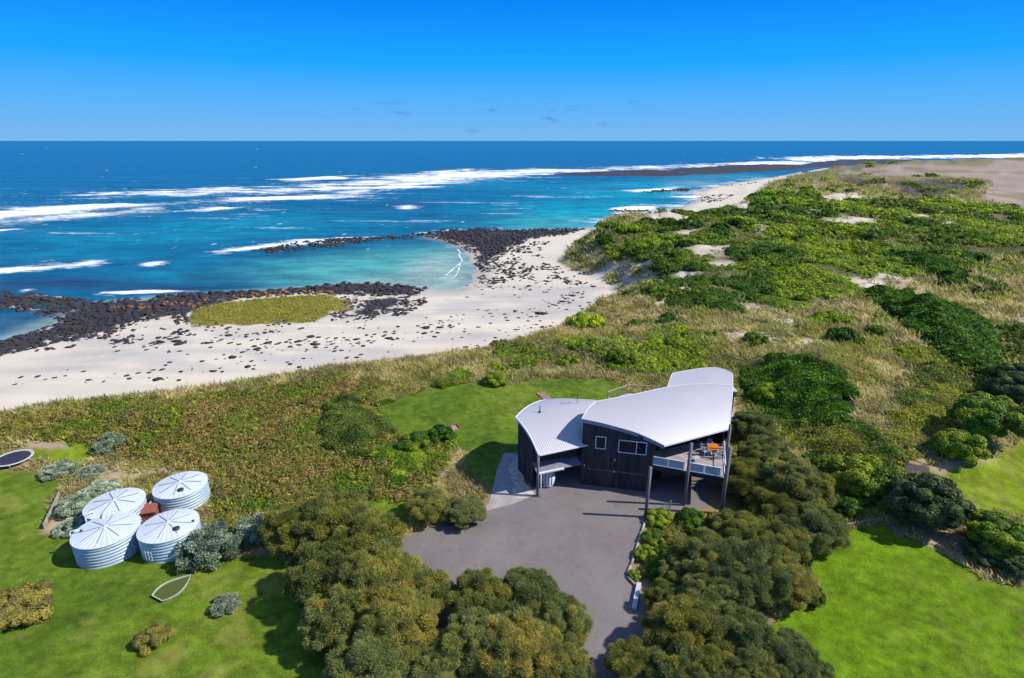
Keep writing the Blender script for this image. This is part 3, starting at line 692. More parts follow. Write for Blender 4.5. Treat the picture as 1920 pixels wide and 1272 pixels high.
# ------------------------------------------------------------------ the house
def boards(name, c1, c2, pitch=0.14, rough=0.8, axis=(1, 1, 0)):
    def b(nt, N):
        t = N('TexCoord'); sxyz = N('SeparateXYZ', i_0=t.outputs['Object'])
        u = N('Math', operation='MULTIPLY', i_0=sxyz.outputs[0], i_1=axis[0] / pitch)
        u2 = N('Math', operation='MULTIPLY_ADD', i_0=sxyz.outputs[1], i_1=axis[1] / pitch, i_2=u.outputs[0])
        fl = N('Math', operation='FLOOR', i_0=u2.outputs[0])
        wn_ = N('TexWhiteNoise', noise_dimensions='1D'); nt.links.new(fl.outputs[0], wn_.inputs['W'])
        m = N('Mapping', i_0=t.outputs['Object']); m.inputs['Scale'].default_value = (3, 3, 0.35)
        c, f = tex_col(nt, N, c1, c2, 1.2, vec=m.outputs[0])
        hsv = N('HueSaturation', i_Color=c); v = N('MapRange', i_0=wn_.outputs[0], i_1=0.0, i_2=1.0, i_3=0.72, i_4=1.25); nt.links.new(v.outputs[0], hsv.inputs['Value'])
        fr = N('Math', operation='FRACT', i_0=u2.outputs[0]); g = N('Math', operation='GREATER_THAN', i_0=fr.outputs[0], i_1=0.08)
        p = N('BsdfPrincipled', i_Base_Color=hsv.outputs[0], i_Roughness=rough); p.inputs['Specular IOR Level'].default_value = 0.25
        bp = N('Bump', i_Height=g.outputs[0], i_Strength=0.5, i_Distance=0.015); nt.links.new(bp.outputs[0], p.inputs['Normal'])
        return p.outputs[0]
    return mat(name, b)
M_CLAD = boards('charcoal_boards', (0.066, 0.055, 0.053), (0.034, 0.029, 0.030))
M_DECK = boards('deck_boards', (0.40, 0.35, 0.32), (0.29, 0.25, 0.23), 0.16)
M_BROWN = boards('brown_boards', (0.30, 0.22, 0.17), (0.2, 0.14, 0.11), 0.2)
M_POST = plain('weathered_post', (0.20, 0.19, 0.19), (0.11, 0.10, 0.105), 0.85, 3, stretch=(4, 4, 0.4))
M_WHITE = plain('white_trim', (0.78, 0.78, 0.79), (0.68, 0.68, 0.7), 0.5, 3, bump=0)
M_SHADETRIM = plain('shaded_fascia', (0.30, 0.29, 0.36), (0.24, 0.23, 0.3), 0.5, 2, bump=0)  # front verge trim, its shade painted in as purple-grey
M_STEEL = plain('galvanised', (0.42, 0.45, 0.5), (0.33, 0.36, 0.4), 0.4, 4, metallic=0.6, bump=0)
M_DARK = plain('dark_metal', (0.03, 0.03, 0.035), (0.02, 0.02, 0.022), 0.5, 4, bump=0)
M_CANOPY = plain('shaded_canopy_sheet', (0.2, 0.21, 0.26), (0.16, 0.17, 0.21), 0.5, 3)  # awning sheet, darkened to paint in the shade of the roof above
def glassmat(name, c, rough=0.04, alpha=1.0):
    def b(nt, N):
        p = N('BsdfPrincipled', i_Base_Color=(*c, 1), i_Roughness=rough); p.inputs['Specular IOR Level'].default_value = 0.25
        if alpha < 1:
            t = N('BsdfTransparent'); mx = N('MixShader', i_0=alpha); nt.links.new(t.outputs[0], mx.inputs[1]); nt.links.new(p.outputs[0], mx.inputs[2]); return mx.outputs[0]
        return p.outputs[0]
    return mat(name, b)
M_GLASS = glassmat('window_glass', (0.012, 0.016, 0.022)); M_BAL = glassmat('frosted_glass', (0.30, 0.42, 0.50), 0.25, 0.8)
M_NET = glassmat('wire_infill', (0.35, 0.33, 0.27), 0.6, 0.35)

Bm = np.array(W(1244.7, 835, 5.25)); Cm = np.array(W(1367, 803, 5.25))
ed = (Cm - Bm) / np.linalg.norm(Cm - Bm); pd = np.array((-ed[1], ed[0]))
def roofmat():
    ang = math.atan2(ed[1], ed[0])
    def b(nt, N):
        t = N('TexCoord'); m = N('Mapping', i_0=t.outputs['Object']); m.inputs['Rotation'].default_value = (0, 0, -ang)
        sxyz = N('SeparateXYZ', i_0=m.outputs[0])
        s = N('Math', operation='MULTIPLY', i_0=sxyz.outputs[0], i_1=2 * math.pi / 0.23); s2 = N('Math', operation='SINE', i_0=s.outputs[0])
        c, f = tex_col(nt, N, (0.475, 0.465, 0.48), (0.42, 0.41, 0.43), 0.5)
        k = N('MapRange', i_0=s2.outputs[0], i_1=-1.0, i_2=1.0, i_3=0.91, i_4=1.04)
        mx = N('MixRGB', blend_type='MULTIPLY', i_0=1.0); nt.links.new(c, mx.inputs[1]); nt.links.new(k.outputs[0], mx.inputs[2])
        p = N('BsdfPrincipled', i_Base_Color=mx.outputs[0], i_Roughness=0.45, i_Metallic=0.1); p.inputs['Specular IOR Level'].default_value = 0.3
        bp = N('Bump', i_Height=s2.outputs[0], i_Strength=0.5, i_Distance=0.02); nt.links.new(bp.outputs[0], p.inputs['Normal'])
        return p.outputs[0]
    return mat('corrugated_roof', b)
M_ROOF = roofmat()
class Vault:
    """a curved roof: straight along the eave direction, arched across it"""
    def __init__(s, O, z0, rise, sp): s.O = np.array(O); s.z0, s.rise, s.sp = z0, rise, sp
    def z(s, x, y):
        q = (x - s.O[0]) * pd[0] + (y - s.O[1]) * pd[1]
        return s.z0 + s.rise * (1 - ((s.sp - q) / s.sp) ** 2)
    def pt(s, px, py):
        z = s.z0 + s.rise * 0.5
        for _ in range(60): x, y = W(px, py, z); z = 0.5 * z + 0.5 * s.z(x, y)
        return (x, y)
def smooth_line(P, n=4):
    P = [np.array(p) for p in P]; out = []
    for i in range(len(P) - 1):
        p0 = P[max(i - 1, 0)]; p1 = P[i]; p2 = P[i + 1]; p3 = P[min(i + 2, len(P) - 1)]
        for k in range(n):
            t = k / n
            out.append(tuple(0.5 * (2 * p1 + (p2 - p0) * t + (2 * p0 - 5 * p1 + 4 * p2 - p3) * t * t + (3 * p1 - p0 - 3 * p2 + p3) * t ** 3)))
    out.append(tuple(P[-1])); return out
def roof(v, edges, parent, trims):
    """edges: runs of plan points round the roof; trims: material of the edge trim of each run"""
    outline = []
    for e in edges: outline += e[:-1]
    bm = bmesh.new(); bm.faces.new([bm.verts.new((x, y, 0)) for x, y in outline])
    qs = [(x - v.O[0]) * pd[0] + (y - v.O[1]) * pd[1] for x, y in outline]
    q = min(qs) + 0.3
    while q < max(qs):
        c = v.O + pd * q
        bmesh.ops.bisect_plane(bm, geom=bm.verts[:] + bm.edges[:] + bm.faces[:], plane_co=(c[0], c[1], 0), plane_no=(pd[0], pd[1], 0)); q += 0.25
    for k in range(-14, 15):
        c = v.O + ed * (k * 1.1 + 0.3)
        bmesh.ops.bisect_plane(bm, geom=bm.verts[:] + bm.edges[:] + bm.faces[:], plane_co=(c[0], c[1], 0), plane_no=(ed[0], ed[1], 0))
    for vv in bm.verts: vv.co.z = v.z(vv.co.x, vv.co.y)
    bmesh.ops.recalc_face_normals(bm, faces=bm.faces[:])
    if sum(f.normal.z for f in bm.faces) < 0: bmesh.ops.reverse_faces(bm, faces=bm.faces[:])
    r = bmesh.ops.extrude_face_region(bm, geom=bm.faces[:])
    for g in r['geom']:
        if isinstance(g, bmesh.types.BMVert): g.co.z -= 0.07
    bmesh.ops.recalc_face_normals(bm, faces=bm.faces[:])
    me = bpy.data.meshes.new('roof'); bm.to_mesh(me); bm.free(); me.materials.append(M_ROOF)
    o = bpy.data.objects.new('roof', me); COL.objects.link(o); o.parent = parent
    cx = np.mean([p[0] for p in outline]); cy = np.mean([p[1] for p in outline])
    for e, (m, dn, up) in zip(edges, trims):
        b = MB(); V = []; n = len(e)
        P = np.array(e); T = np.gradient(P, axis=0); T /= np.linalg.norm(T, axis=1)[:, None] + 1e-9
        Nn = np.stack([T[:, 1], -T[:, 0]], 1)
        if ((P - (cx, cy)) * Nn).sum() < 0: Nn = -Nn
        for (x, y), (nx, ny) in zip(P, Nn):
            z = v.z(x, y)
            for o_, dz in ((0.012, -dn), (0.085, -dn), (0.085, up), (0.012, up)): V.append((x + nx * o_, y + ny * o_, z + dz))
        Fs = [(0, 1, 2, 3), tuple(4 * (n - 1) + k for k in (3, 2, 1, 0))]
        for i in range(n - 1):
            for k in range(4): Fs.append((4 * i + k, 4 * i + (k + 1) % 4, 4 * i + 4 + (k + 1) % 4, 4 * i + 4 + k))
        b.add(V, Fs).build('roof_trim', m, parent)
    return o
def wall(P, v, parent, z0=-0.3, drop=0.09, th=0.16, m=None, name='wall', ztop=None):
    """upright wall along a plan line, its head following the roof"""
    Q = []
    for (a, b) in zip(P[:-1], P[1:]):
        n = max(1, int(math.hypot(b[0] - a[0], b[1] - a[1]) / 0.5))
        Q += [(a[0] + (b[0] - a[0]) * k / n, a[1] + (b[1] - a[1]) * k / n) for k in range(n)]
    Q.append(P[-1]); Q = np.array(Q)
    T = np.gradient(Q, axis=0); T /= np.linalg.norm(T, axis=1)[:, None] + 1e-9; Nn = np.stack([-T[:, 1], T[:, 0]], 1)
    V = []; n = len(Q)
    for (x, y), (nx, ny) in zip(Q, Nn):
        zt = (v.z(x, y) - drop) if ztop is None else ztop
        x2, y2 = x + nx * th, y + ny * th
        zt2 = min(zt, v.z(x2, y2) - drop) if ztop is None else ztop
        V += [(x, y, z0), (x2, y2, z0), (x2, y2, zt2), (x, y, zt)]
    Fs = [(0, 1, 2, 3), tuple(4 * (n - 1) + k for k in (3, 2, 1, 0))]
    for i in range(n - 1):
        for k in range(4): Fs.append((4 * i + k, 4 * i + (k + 1) % 4, 4 * i + 4 + (k + 1) % 4, 4 * i + 4 + k))
    return MB().add(V, Fs).build(name, m or M_CLAD, parent)
def on_wall(px, py, a, b):
    u = (px - 960) / F; v = (py - 636) / F
    d = np.array((u, CP - v * SP, -(SP + v * CP))); e = np.array((b[0] - a[0], b[1] - a[1])); nn = np.array((-e[1], e[0]))
    t = (a[0] * nn[0] + a[1] * nn[1]) / (d[0] * nn[0] + d[1] * nn[1])
    p = np.array((0, 0, HC)) + t * d
    return ((p[0] - a[0]) * e[0] + (p[1] - a[1]) * e[1]) / np.linalg.norm(e), p[2]
def window(parent, a, b, s0, s1, z0, z1, mull=(), fm=None, fw=0.07):
    e = np.array((b[0] - a[0], b[1] - a[1])); e = e / np.linalg.norm(e); nn = np.array((e[1], -e[0]))   # outwards: to the viewer's side
    rz = math.atan2(e[1], e[0])
    P = lambda s, z, o: (a[0] + e[0] * s + nn[0] * o, a[1] + e[1] * s + nn[1] * o, z)
    f = MB(); fm = fm or M_WHITE
    for z in (z0, z1): f.box(P((s0 + s1) / 2, z, 0.03), (s1 - s0 + fw, 0.09, fw), rz)
    for s in [s0, s1] + list(mull): f.box(P(s, (z0 + z1) / 2, 0.03), (fw, 0.082, z1 - z0 - fw), rz)
    fo = f.build('window', fm, parent)
    MB().box(P((s0 + s1) / 2, (z0 + z1) / 2, 0.012), (s1 - s0 - fw, 0.03, z1 - z0 - fw), rz).build('pane', M_GLASS, fo)
    return fo

house = empty('beach_house', 'charcoal timber beach house with three curved pale corrugated roofs above the driveway', 'house', (10, 50, 0))
HP = bpy.data.objects.new('offset', None)          # parts keep world coordinates
bpy.data.objects.remove(HP)
house.location = (0, 0, 0)
vm_ = Vault(Bm, 5.25, 2.15, 6.0)
A_ = vm_.pt(1092, 786); B_ = tuple(Bm); C_ = tuple(Cm)
eAB = smooth_line([A_] + [vm_.pt(*p) for p in ((1127, 793), (1157.5, 801), (1193, 811.5), (1219, 822.5))] + [B_])
eBC = [B_, C_]
eCD = [C_, vm_.pt(1369.5, 775), vm_.pt(1371.5, 750), vm_.pt(1373.8, 723.5)]
eDF = smooth_line([vm_.pt(*p) for p in ((1373.8, 723.5), (1345, 721.5), (1319, 721), (1282, 722.5), (1249.5, 727), (1209, 735.8), (1161, 745.5), (1118, 753.5))])
eFA = smooth_line([vm_.pt(1118, 753.5), vm_.pt(1107, 763), vm_.pt(1099, 774), A_])
roof(vm_, [eAB, eBC, eCD, eDF, eFA], house, [(M_SHADETRIM, 0.34, 0.03), (M_WHITE, 0.16, 0.012), (M_WHITE, 0.25, 0.03), (M_WHITE, 0.22, 0.03), (M_WHITE, 0.3, 0.03)])
v2 = Vault(W(1011, 853, 4.5), 4.5, 1.55, 5.2)
A2 = v2.pt(967.6, 782.5); B2 = tuple(v2.O); C2 = v2.pt(1113.5, 831)
e1 = smooth_line([A2] + [v2.pt(*p) for p in ((983, 800), (996, 820), (1004, 837))] + [B2])
e3 = [C2, v2.pt(1103, 800), v2.pt(1119, 752)]
e4 = smooth_line([v2.pt(*p) for p in ((1119, 752), (1080, 749.5), (1039, 748.8), (1020, 750.5), (1004.5, 755), (985, 766))] + [A2])
roof(v2, [e1, [B2, C2], e3, e4], house, [(M_WHITE, 0.22, 0.03), (M_WHITE, 0.12, 0.012), (M_WHITE, 0.05, 0.02), (M_WHITE, 0.2, 0.03)])
v3 = Vault(Bm, 5.0, 1.75, 10.2)
p3 = [v3.pt(*p) for p in ((1252, 727), (1261.5, 700.5), (1300, 693.5), (1325, 690.5), (1345, 690.2), (1360, 694), (1373, 701), (1373, 726))]
roof(v3, [[p3[0], p3[1]], smooth_line(p3[1:7], 3), [p3[6], p3[7]], [p3[7], tuple(np.array(p3[7]) - pd * 0.8), tuple(np.array(p3[0]) - pd * 0.8), p3[0]]], house,
     [(M_WHITE, 0.3, 0.03), (M_WHITE, 0.2, 0.03), (M_WHITE, 0.25, 0.03), (M_WHITE, 0.05, 0.0)])
def inset(P, c, d):
    out = []
    for x, y in P:
        vx, vy = c[0] - x, c[1] - y; l = math.hypot(vx, vy); out.append((x + vx / l * d, y + vy / l * d))
    return out
cm = (np.mean([p[0] for p in eAB + eBC + eCD + eDF]), np.mean([p[1] for p in eAB + eBC + eCD + eDF]))
WA = (6.74, 48.33); WB = (13.35, 46.86)
wall([WA, WB], vm_, house)                                              # front wall of the middle block
iF = inset(eFA, cm, 0.3); wall(iF, vm_, house)
iD = inset(eDF, cm, 0.35); wall(iD, vm_, house)
iC = inset(eCD, cm, 0.35); wall(iC, vm_, house)
D1 = tuple(np.array(WB) + pd * 1.9); D2 = tuple(np.array(iC[0]) + pd * 1.6)
wall([tuple(np.array(WB) + ed * 0.05), D1], vm_, house, z0=3.05); wall([D1, D2], vm_, house, z0=-0.3)
i3 = inset(p3, (np.mean([p[0] for p in p3]), np.mean([p[1] for p in p3])), 0.35)
wall([tuple(np.array(p3[0]) - pd * 0.6 + ed * 0.3), i3[1]], v3, house, drop=0.3); wall(i3[1:7], v3, house); wall([i3[6], tuple(np.array(p3[7]) - pd * 0.6 - ed * 0.4)], v3, house)
# left wing: side and rear walls, a set-back upper front, an open carport below
c2 = (np.mean([p[0] for p in e1 + e4]), np.mean([p[1] for p in e1 + e4]))
i1 = inset(e1, c2, 0.22); i4 = inset(e4, c2, 0.3)
side_end = tuple(np.array(i1[-1]) + pd * 1.5)
wl_ = [p for p in i1 if (np.dot(np.array(p) - np.array(i1[-1]), pd) > 1.5)] + [side_end]
wall(wl_, v2, house); wall(i4, v2, house)
U0 = side_end; U1 = tuple(np.array(WA) + pd * 0.9 + ed * 0.0)
wall([U0, U1], v2, house, z0=2.55)
kb = i1[1]
wall([kb, tuple(np.array(WA) + pd * 5.0)], v2, house, ztop=2.4)
MB().prism([side_end, U1, tuple(np.array(WA) + pd * 5.0), kb], 2.42, 2.54).build('floor', M_CLAD, house)
# skirt board and small fittings on the front wall
def strip(parent, a, b, pts, wd, m, name):
    e = np.array((b[0] - a[0], b[1] - a[1])); e = e / np.linalg.norm(e); nn = np.array((e[1], -e[0]))
    (s0, z0), (s1, z1) = [on_wall(*p, a, b) for p in pts]
    MB().bar((a[0] + e[0] * s0 + nn[0] * .02, a[1] + e[1] * s0 + nn[1] * .02, z0), (a[0] + e[0] * s1 + nn[0] * .02, a[1] + e[1] * s1 + nn[1] * .02, (z0 + z1) / 2 if False else z0), 0.06, wd).build(name, m, parent)
s0, z0 = on_wall(1100, 877.5, WA, WB); s1, z1 = on_wall(1207, 895, WA, WB)
strip(house, WA, WB, ((1100, 878), (1207, 895)), 0.08, M_POST, 'skirt_board')
for L_, R_, mu in (((1118, 818), (1135, 842), ()), ((1161, 825), (1211, 853), (1193.5,))):
    a_, zt = on_wall(L_[0], L_[1], WA, WB); b_, zb = on_wall(R_[0], R_[1], WA, WB)
    window(house, WA, WB, a_, b_, zb, zt, [on_wall(m_, 840, WA, WB)[0] for m_ in mu])
for p in ((1096, 872), (1153, 862), (1152, 884)):
    s_, z_ = on_wall(*p, WA, WB); e = (np.array(WB) - WA) / np.linalg.norm(np.array(WB) - WA)
    q = np.array(WA) + e * s_; MB().box((q[0] - 0.02, q[1] - 0.06, z_), (0.09, 0.1, 0.16)).build('wall_light', M_WHITE, house)
# glazed corner and doors at the back of the deck
DL = np.linalg.norm(np.array(D2) - D1)
window(house, D1, D2, 0.3, 2.2, 3.15, 5.2, (1.2,), M_STEEL); window(house, D1, D2, 2.6, DL - 0.4, 3.15, 5.35, (DL * 0.6, DL * 0.8), M_STEEL)
U = np.linalg.norm(np.array(U1) - U0); window(house, U0, U1, 0.25, U - 0.3, 3.35, 4.55, (U * 0.5,), M_DARK); window(house, U0, U1, U * 0.55, U * 0.8, 3.9, 4.6, (), M_WHITE, 0.05)
# awning over the carport with its white gutter, corner post
F0 = np.array(W(1006.5, 887, 2.45)); F1 = np.array(W(1090, 873, 2.2))
Q0 = np.array(side_end) + pd * -0.1; Q1 = np.array(WA) + pd * 0.7
MB().add([(*F0, 2.42), (*F1, 2.36), (*Q1, 2.72), (*Q0, 2.78), (*F0, 2.34), (*F1, 2.28), (*Q1, 2.64), (*Q0, 2.70)], [(0, 1, 2, 3), (7, 6, 5, 4), (0, 4, 5, 1), (1, 5, 6, 2), (2, 6, 7, 3), (3, 7, 4, 0)]).build('awning', M_CANOPY, house)
fd = (F1 - F0) / np.linalg.norm(F1 - F0); g1 = F0 + fd * 2.75; of = np.array((fd[1], -fd[0])) * 0.12
MB().bar((*(F0 + of), 2.38), (*(g1 + of), 2.36), 0.14, 0.22).bar((*(F0 + of * 2.0), 2.46), (*(g1 + of * 2.0), 2.44), 0.05, 0.12).build('gutter', M_WHITE, house)
MB().tube([(2.43, 46.32, -0.2), (2.44, 46.34, 4.42)], 0.13, 14).build('post', M_POST, house, True)
MB().tube([(2.72, 46.1, 0.0), (2.72, 46.1, 2.45)], 0.05, 10).build('downpipe', M_WHITE, house, True)
# front deck on posts
ZD = 3.05
FL = np.array(W(1222, 872, ZD)); FR = np.array(W(1359, 896, ZD)); KR = np.array(iC[0]) + ed * 0.05; KL = np.array(D1)
MB().prism([tuple(FL), tuple(FR), tuple(KR - pd * 0.1), tuple(D2), tuple(KL)], ZD - 0.07, ZD).build('deck', M_DECK, house)
f2 = (FR - FL) / np.linalg.norm(FR - FL); nf = np.array((f2[1], -f2[0]))
r2 = (KR - FR) / np.linalg.norm(KR - FR); nr = np.array((r2[1], -r2[0]))
MB().bar((*(FL + nf * .04), ZD - 0.22), (*(FR + nf * .04), ZD - 0.22), 0.08, 0.4).bar((*(FR + nr * .04), ZD - 0.22), (*(KR + nr * .04), ZD - 0.22), 0.08, 0.4).build('deck_beam', M_DARK, house)
for (x, y), zt, rr in (((15.97, 44.95), 6.5, 0.15), ((18.98, 43.75), 6.75, 0.17)):
    MB().tube([(x, y - 0.1, -0.2), (x + 0.03, y - 0.1, zt)], rr, 14).build('post', M_POST, house, True)
for t, zt in ((0.62, 6.3), (0.72, 6.4)):
    q = FR + (KR - FR) * t + nr * 0.22; MB().tube([(*q, -0.2), (*q, zt)], 0.11, 12).build('post', M_POST, house, True)
Lf = np.linalg.norm(FR - FL); sp_ = [0.05, Lf * 0.23, Lf * 0.43, Lf * 0.53, Lf * 0.74, Lf * 0.95]
bal = MB()
for a_, b_ in ((0.05, Lf * 0.45), (Lf * 0.5, Lf * 0.94)):
    for z in (ZD + 0.06, ZD + 0.92): bal.bar((*(FL + f2 * a_ + nf * .02), z), (*(FL + f2 * b_ + nf * .02), z), 0.06, 0.06)
    for s in (a_, (a_ + b_) / 2, b_): bal.bar((*(FL + f2 * s + nf * .02), ZD + 0.09), (*(FL + f2 * s + nf * .02), ZD + 0.89), 0.05, 0.05)
Lr = np.linalg.norm(KR - FR)
for z in (ZD + 0.06, ZD + 0.92): bal.bar((*(FR + r2 * .2), z), (*(FR + r2 * (Lr - .4)), z), 0.06, 0.06)
for s in (0.2, Lr * 0.35, Lr * 0.65, Lr - 0.4): bal.bar((*(FR + r2 * s), ZD + 0.09), (*(FR + r2 * s), ZD + 0.89), 0.05, 0.05)
bo = bal.build('balustrade', M_WHITE, house)
for a_, b_ in ((0.12, Lf * 0.22), (Lf * 0.235, Lf * 0.44), (Lf * 0.51, Lf * 0.71), (Lf * 0.73, Lf * 0.93)):
    MB().bar((*(FL + f2 * a_ + nf * .02), ZD + 0.49), (*(FL + f2 * b_ + nf * .02), ZD + 0.49), 0.014, 0.76).build('glass_panel', M_BAL, bo)
# wall of the store under the house, the slats added for sun stripes by the driveway
wall([tuple(np.array(D2) - pd * 1.2), tuple(np.array(D1) + ed * 2.6 - pd * 0.2)][::-1], vm_, house, ztop=2.9, m=M_BROWN)
# rear deck with its wire railing
K = [np.array(W(*p, 2.75)) for p in ((1138, 752), (1175, 737), (1262, 748), (1230, 760))]
rdk = MB().prism([tuple(np.array(W(1150, 748, 2.75))), tuple(K[1]), tuple(np.array(W(1240, 742, 2.75))), tuple(np.array(W(1240, 775, 2.75))), tuple(np.array(W(1150, 775, 2.75)))], 2.65, 2.75).build('rear_deck', M_DECK, house)
rl = [(*W(1139, 750, 2.75), 2.75), (*W(1175, 737, 2.75), 2.75), (*W(1236, 740, 2.75), 2.75)]
rb = MB()
for a_, b_ in zip(rl[:-1], rl[1:]):
    a_, b_ = Vector(a_), Vector(b_); up = Vector((0, 0, 1.05)); rb.bar(a_ + up, b_ + up, 0.12, 0.07)
    for t in (0, 0.5): rb.bar(a_.lerp(b_, t), a_.lerp(b_, t) + up * 0.96, 0.09, 0.09)
    for z in (0.25, 0.5, 0.75): rb.bar(a_ + up * z, b_ + up * z, 0.015, 0.015)
rb.build('railing', plain('weathered_timber', (0.42, 0.37, 0.3), (0.28, 0.24, 0.2), 0.8, 4), rdk)
st = MB(); s_a = np.array(W(1150, 752, 2.3))
for k in range(7): st.box((s_a[0] - 0.33 * k - .3, s_a[1] - 0.16 * k, 2.55 - 0.36 * k), (0.34, 1.3, 0.06), 0.45)
st.build('stair', M_DECK, rdk)
# roof vent pipe with stay
q = v2.pt(1012, 773.5); z = v2.z(*q)
MB().tube([(*q, z - .05), (*q, z + 0.75)], 0.045, 8).tube([(*q, z), (*q, z + 0.1)], 0.14, 10).build('vent_pipe', M_DARK, house, True)
q = v2.pt(1082, 757); z = v2.z(*q)
am = MB().tube([(*q, z - .05), (*q, z + 1.0)], 0.025, 8)
for k in range(6): am.bar((q[0] - .7 + .2 * k, q[1] - .25 + .03 * k, z + .95), (q[0] - .6 + .2 * k, q[1] + .3 + .03 * k, z + .95), .02, .02)
am.bar((q[0] - .75, q[1], z + .95), (q[0] + .5, q[1] + .15, z + .95), .03, .03).build('antenna', M_DARK, house)

# ------------------------------------------------------------------ things round the house
o = MB().tube([(12.0, 43.08, -0.3), (12.06, 43.1, 5.15)], 0.15, 14).build('timber_pole', M_POST, None, True)
tag(o, 'tall grey timber pole standing alone at the edge of the driveway', 'pole')
def surfboard():
    t = empty('paddle_board', 'pale blue white board with dark stripes upright under the carport awning', 'board', (3.55, 47.6, 0.02), 0.15)
    prof = [(0.62 * math.sin(math.pi * k / 20) ** 0.38, 0.03 + 2.3 * k / 20) for k in range(21)]
    b = MB(); V = []
    for r_, z_ in prof: V += [(-r_ - .01, 0, z_), (0, -.09, z_), (r_ + .01, 0, z_), (0, .07, z_)]
    Fs = [(4 * i + k, 4 * i + (k + 1) % 4, 4 * i + 4 + (k + 1) % 4, 4 * i + 4 + k) for i in range(20) for k in range(4)] + [(3, 2, 1, 0), (80, 81, 82, 83)]
    b.add(V, Fs).build('hull', plain('board_gelcoat', (0.62, 0.7, 0.78), (0.55, 0.63, 0.72), 0.3, 3, bump=0), t, True)
    for x in (-.32, 0, .32): MB().box((x, -.105 + abs(x) * .17, 1.2), (0.05, 0.03, 1.7)).build('stripe', M_DARK, t)
surfboard()
M_OR = plain('orange_table_top', (0.62, 0.20, 0.03), (0.5, 0.15, 0.02), 0.45, 3, bump=0.05)
M_CH = plain('chair_frame', (0.55, 0.58, 0.62), (0.42, 0.45, 0.5), 0.4, 3, bump=0)
tc_ = np.mean([W(*p, ZD + 0.74) for p in ((1328, 831), (1348, 831), (1348, 845), (1328, 845))], axis=0)
t = empty('patio_table', 'orange topped rectangular patio table on the raised deck', 'table', (tc_[0], tc_[1], ZD))
tp_ = MB().box((0, 0, 0.72), (1.06, 1.25, 0.05)); tp_.build('table_top', M_OR, t, bevel=0.01)
for a_ in (-1, 1):
    for b_ in (-1, 1): MB().bar((a_ * .45, b_ * .55, 0), (a_ * .42, b_ * .5, .7), .05, .05).build('leg', M_DARK, t)
def chair(lab, x, y, rz, seat):
    c = empty('patio_chair', lab, 'chair', (x, y, ZD), rz, 'chairs round the orange table')
    MB().box((0, 0, .44), (.46, .46, .04)).build('seat', seat, c)
    bk = MB()
    for k in range(5): bk.box((-.2 + .1 * k, .24 + .02, .68), (.05, .03, .46))
    bk.box((0, .27, .92), (.48, .04, .06)).build('backrest', seat, c)
    for a_ in (-1, 1):
        for b_ in (-1, 1): MB().bar((a_ * .21, b_ * .21, 0), (a_ * .2, b_ * .2, .43), .035, .035).build('leg', M_CH, c)
    for a_ in (-1, 1): MB().bar((a_ * .25, -.2, .64), (a_ * .25, .24, .64), .04, .03).build('arm', M_CH, c)
X0, Y0 = tc_
M_BLUE = plain('blue_cushion', (0.16, 0.27, 0.6), (0.12, 0.2, 0.5), 0.8, 5)
for lab, dx, dy, rz, m in (('patio chair with blue seat at the far end of the orange table', 0, .95, 0, M_BLUE), ('white slatted patio chair at the near end of the orange table', 0.05, -1.0, math.pi, M_CH),
                        ('white patio chair left of the orange table, the one nearer the house wall', -.85, .35, 1.57, M_CH), ('white patio chair left of the orange table, the one nearer the balustrade', -.85, -.35, 1.7, M_CH),
                        ('slatted patio chair right of the orange table, the one nearer the house wall', .85, .35, -1.57, M_CH), ('slatted patio chair right of the orange table, the one nearer the balustrade', .85, -.35, -1.57, M_CH)):
    chair(lab, X0 + dx, Y0 + dy, rz, m)
q = W(1306, 858, ZD + .4)
sl = empty('low_stool', 'small white slatted stool on the deck boards behind the glass balustrade', 'stool', (*q, ZD), .3)
s_ = MB()
for k in range(5): s_.box((-.28 + .14 * k, 0, .4), (.1, .5, .04))
s_.build('seat', M_CH, sl)
for a_ in (-1, 1):
    for b_ in (-1, 1): MB().bar((a_ * .27, b_ * .2, 0), (a_ * .25, b_ * .18, .39), .04, .04).build('leg', M_CH, sl)
# added slats standing in for striped sunlight at the driveway edge under the deck
g0 = Vector((*W(1222, 962), 0.03)); g1 = Vector((*W(1256, 962), .03))
gs = MB()
for k in range(9):
    t_ = k / 8; gs.bar(g0.lerp(g1, t_) + Vector((0, 0, .06 + 0 * t_)), g1 + Vector((0.0, 0, 0.08 + 1.15 * (1 - t_))), .03, .03)
gs.bar(g1, g1 + Vector((0, 0, 1.3)), .06, .06)
tag(gs.build('sun_stripe_slats', M_CH), 'pale triangle of slats standing in for striped sunlight beside the pole under the deck edge', 'screen')
# log edging
M_LOG = plain('pale_log', (0.40, 0.36, 0.31), (0.24, 0.21, 0.18), 0.9, 4, stretch=(1, 1, 1))
lp = [(1209, 980), (1203, 999), (1196, 1020), (1190, 1041), (1183, 1062), (1175, 1079)]
names = ['beside the pole', 'second from the pole', 'third from the pole', 'fourth from the pole', 'fifth from the pole']
for i in range(5):
    a_, b_ = Vector((*W(*lp[i]), .1)), Vector((*W(*lp[i + 1]), .1)); d = (b_ - a_) * .04
    tag(MB().tube([a_ + d, b_ - d], .12, 10).build('edging_log', M_LOG, None, True), 'pale round log edging the driveway, ' + names[i], 'log', 'logs edging the driveway')
a_, b_ = Vector((*W(1176, 1084), .1)), Vector((*W(1196, 1104), .1))
tag(MB().tube([a_, b_], .1, 10).build('edging_log', M_LOG, None, True), 'short log at the bend of the driveway edging by a green tuft', 'log', 'logs edging the driveway')
a_, b_ = Vector((*W(1198, 1098), .16)), Vector((*W(1188, 1146), .16))
tag(MB().bar(a_, b_, .32, .3).build('edging_beam', plain('painted_beam', (.5, .52, .58), (.36, .38, .44), .7, 3)), 'thick pale squared beam lying at the driveway edge in tree shade', 'beam')
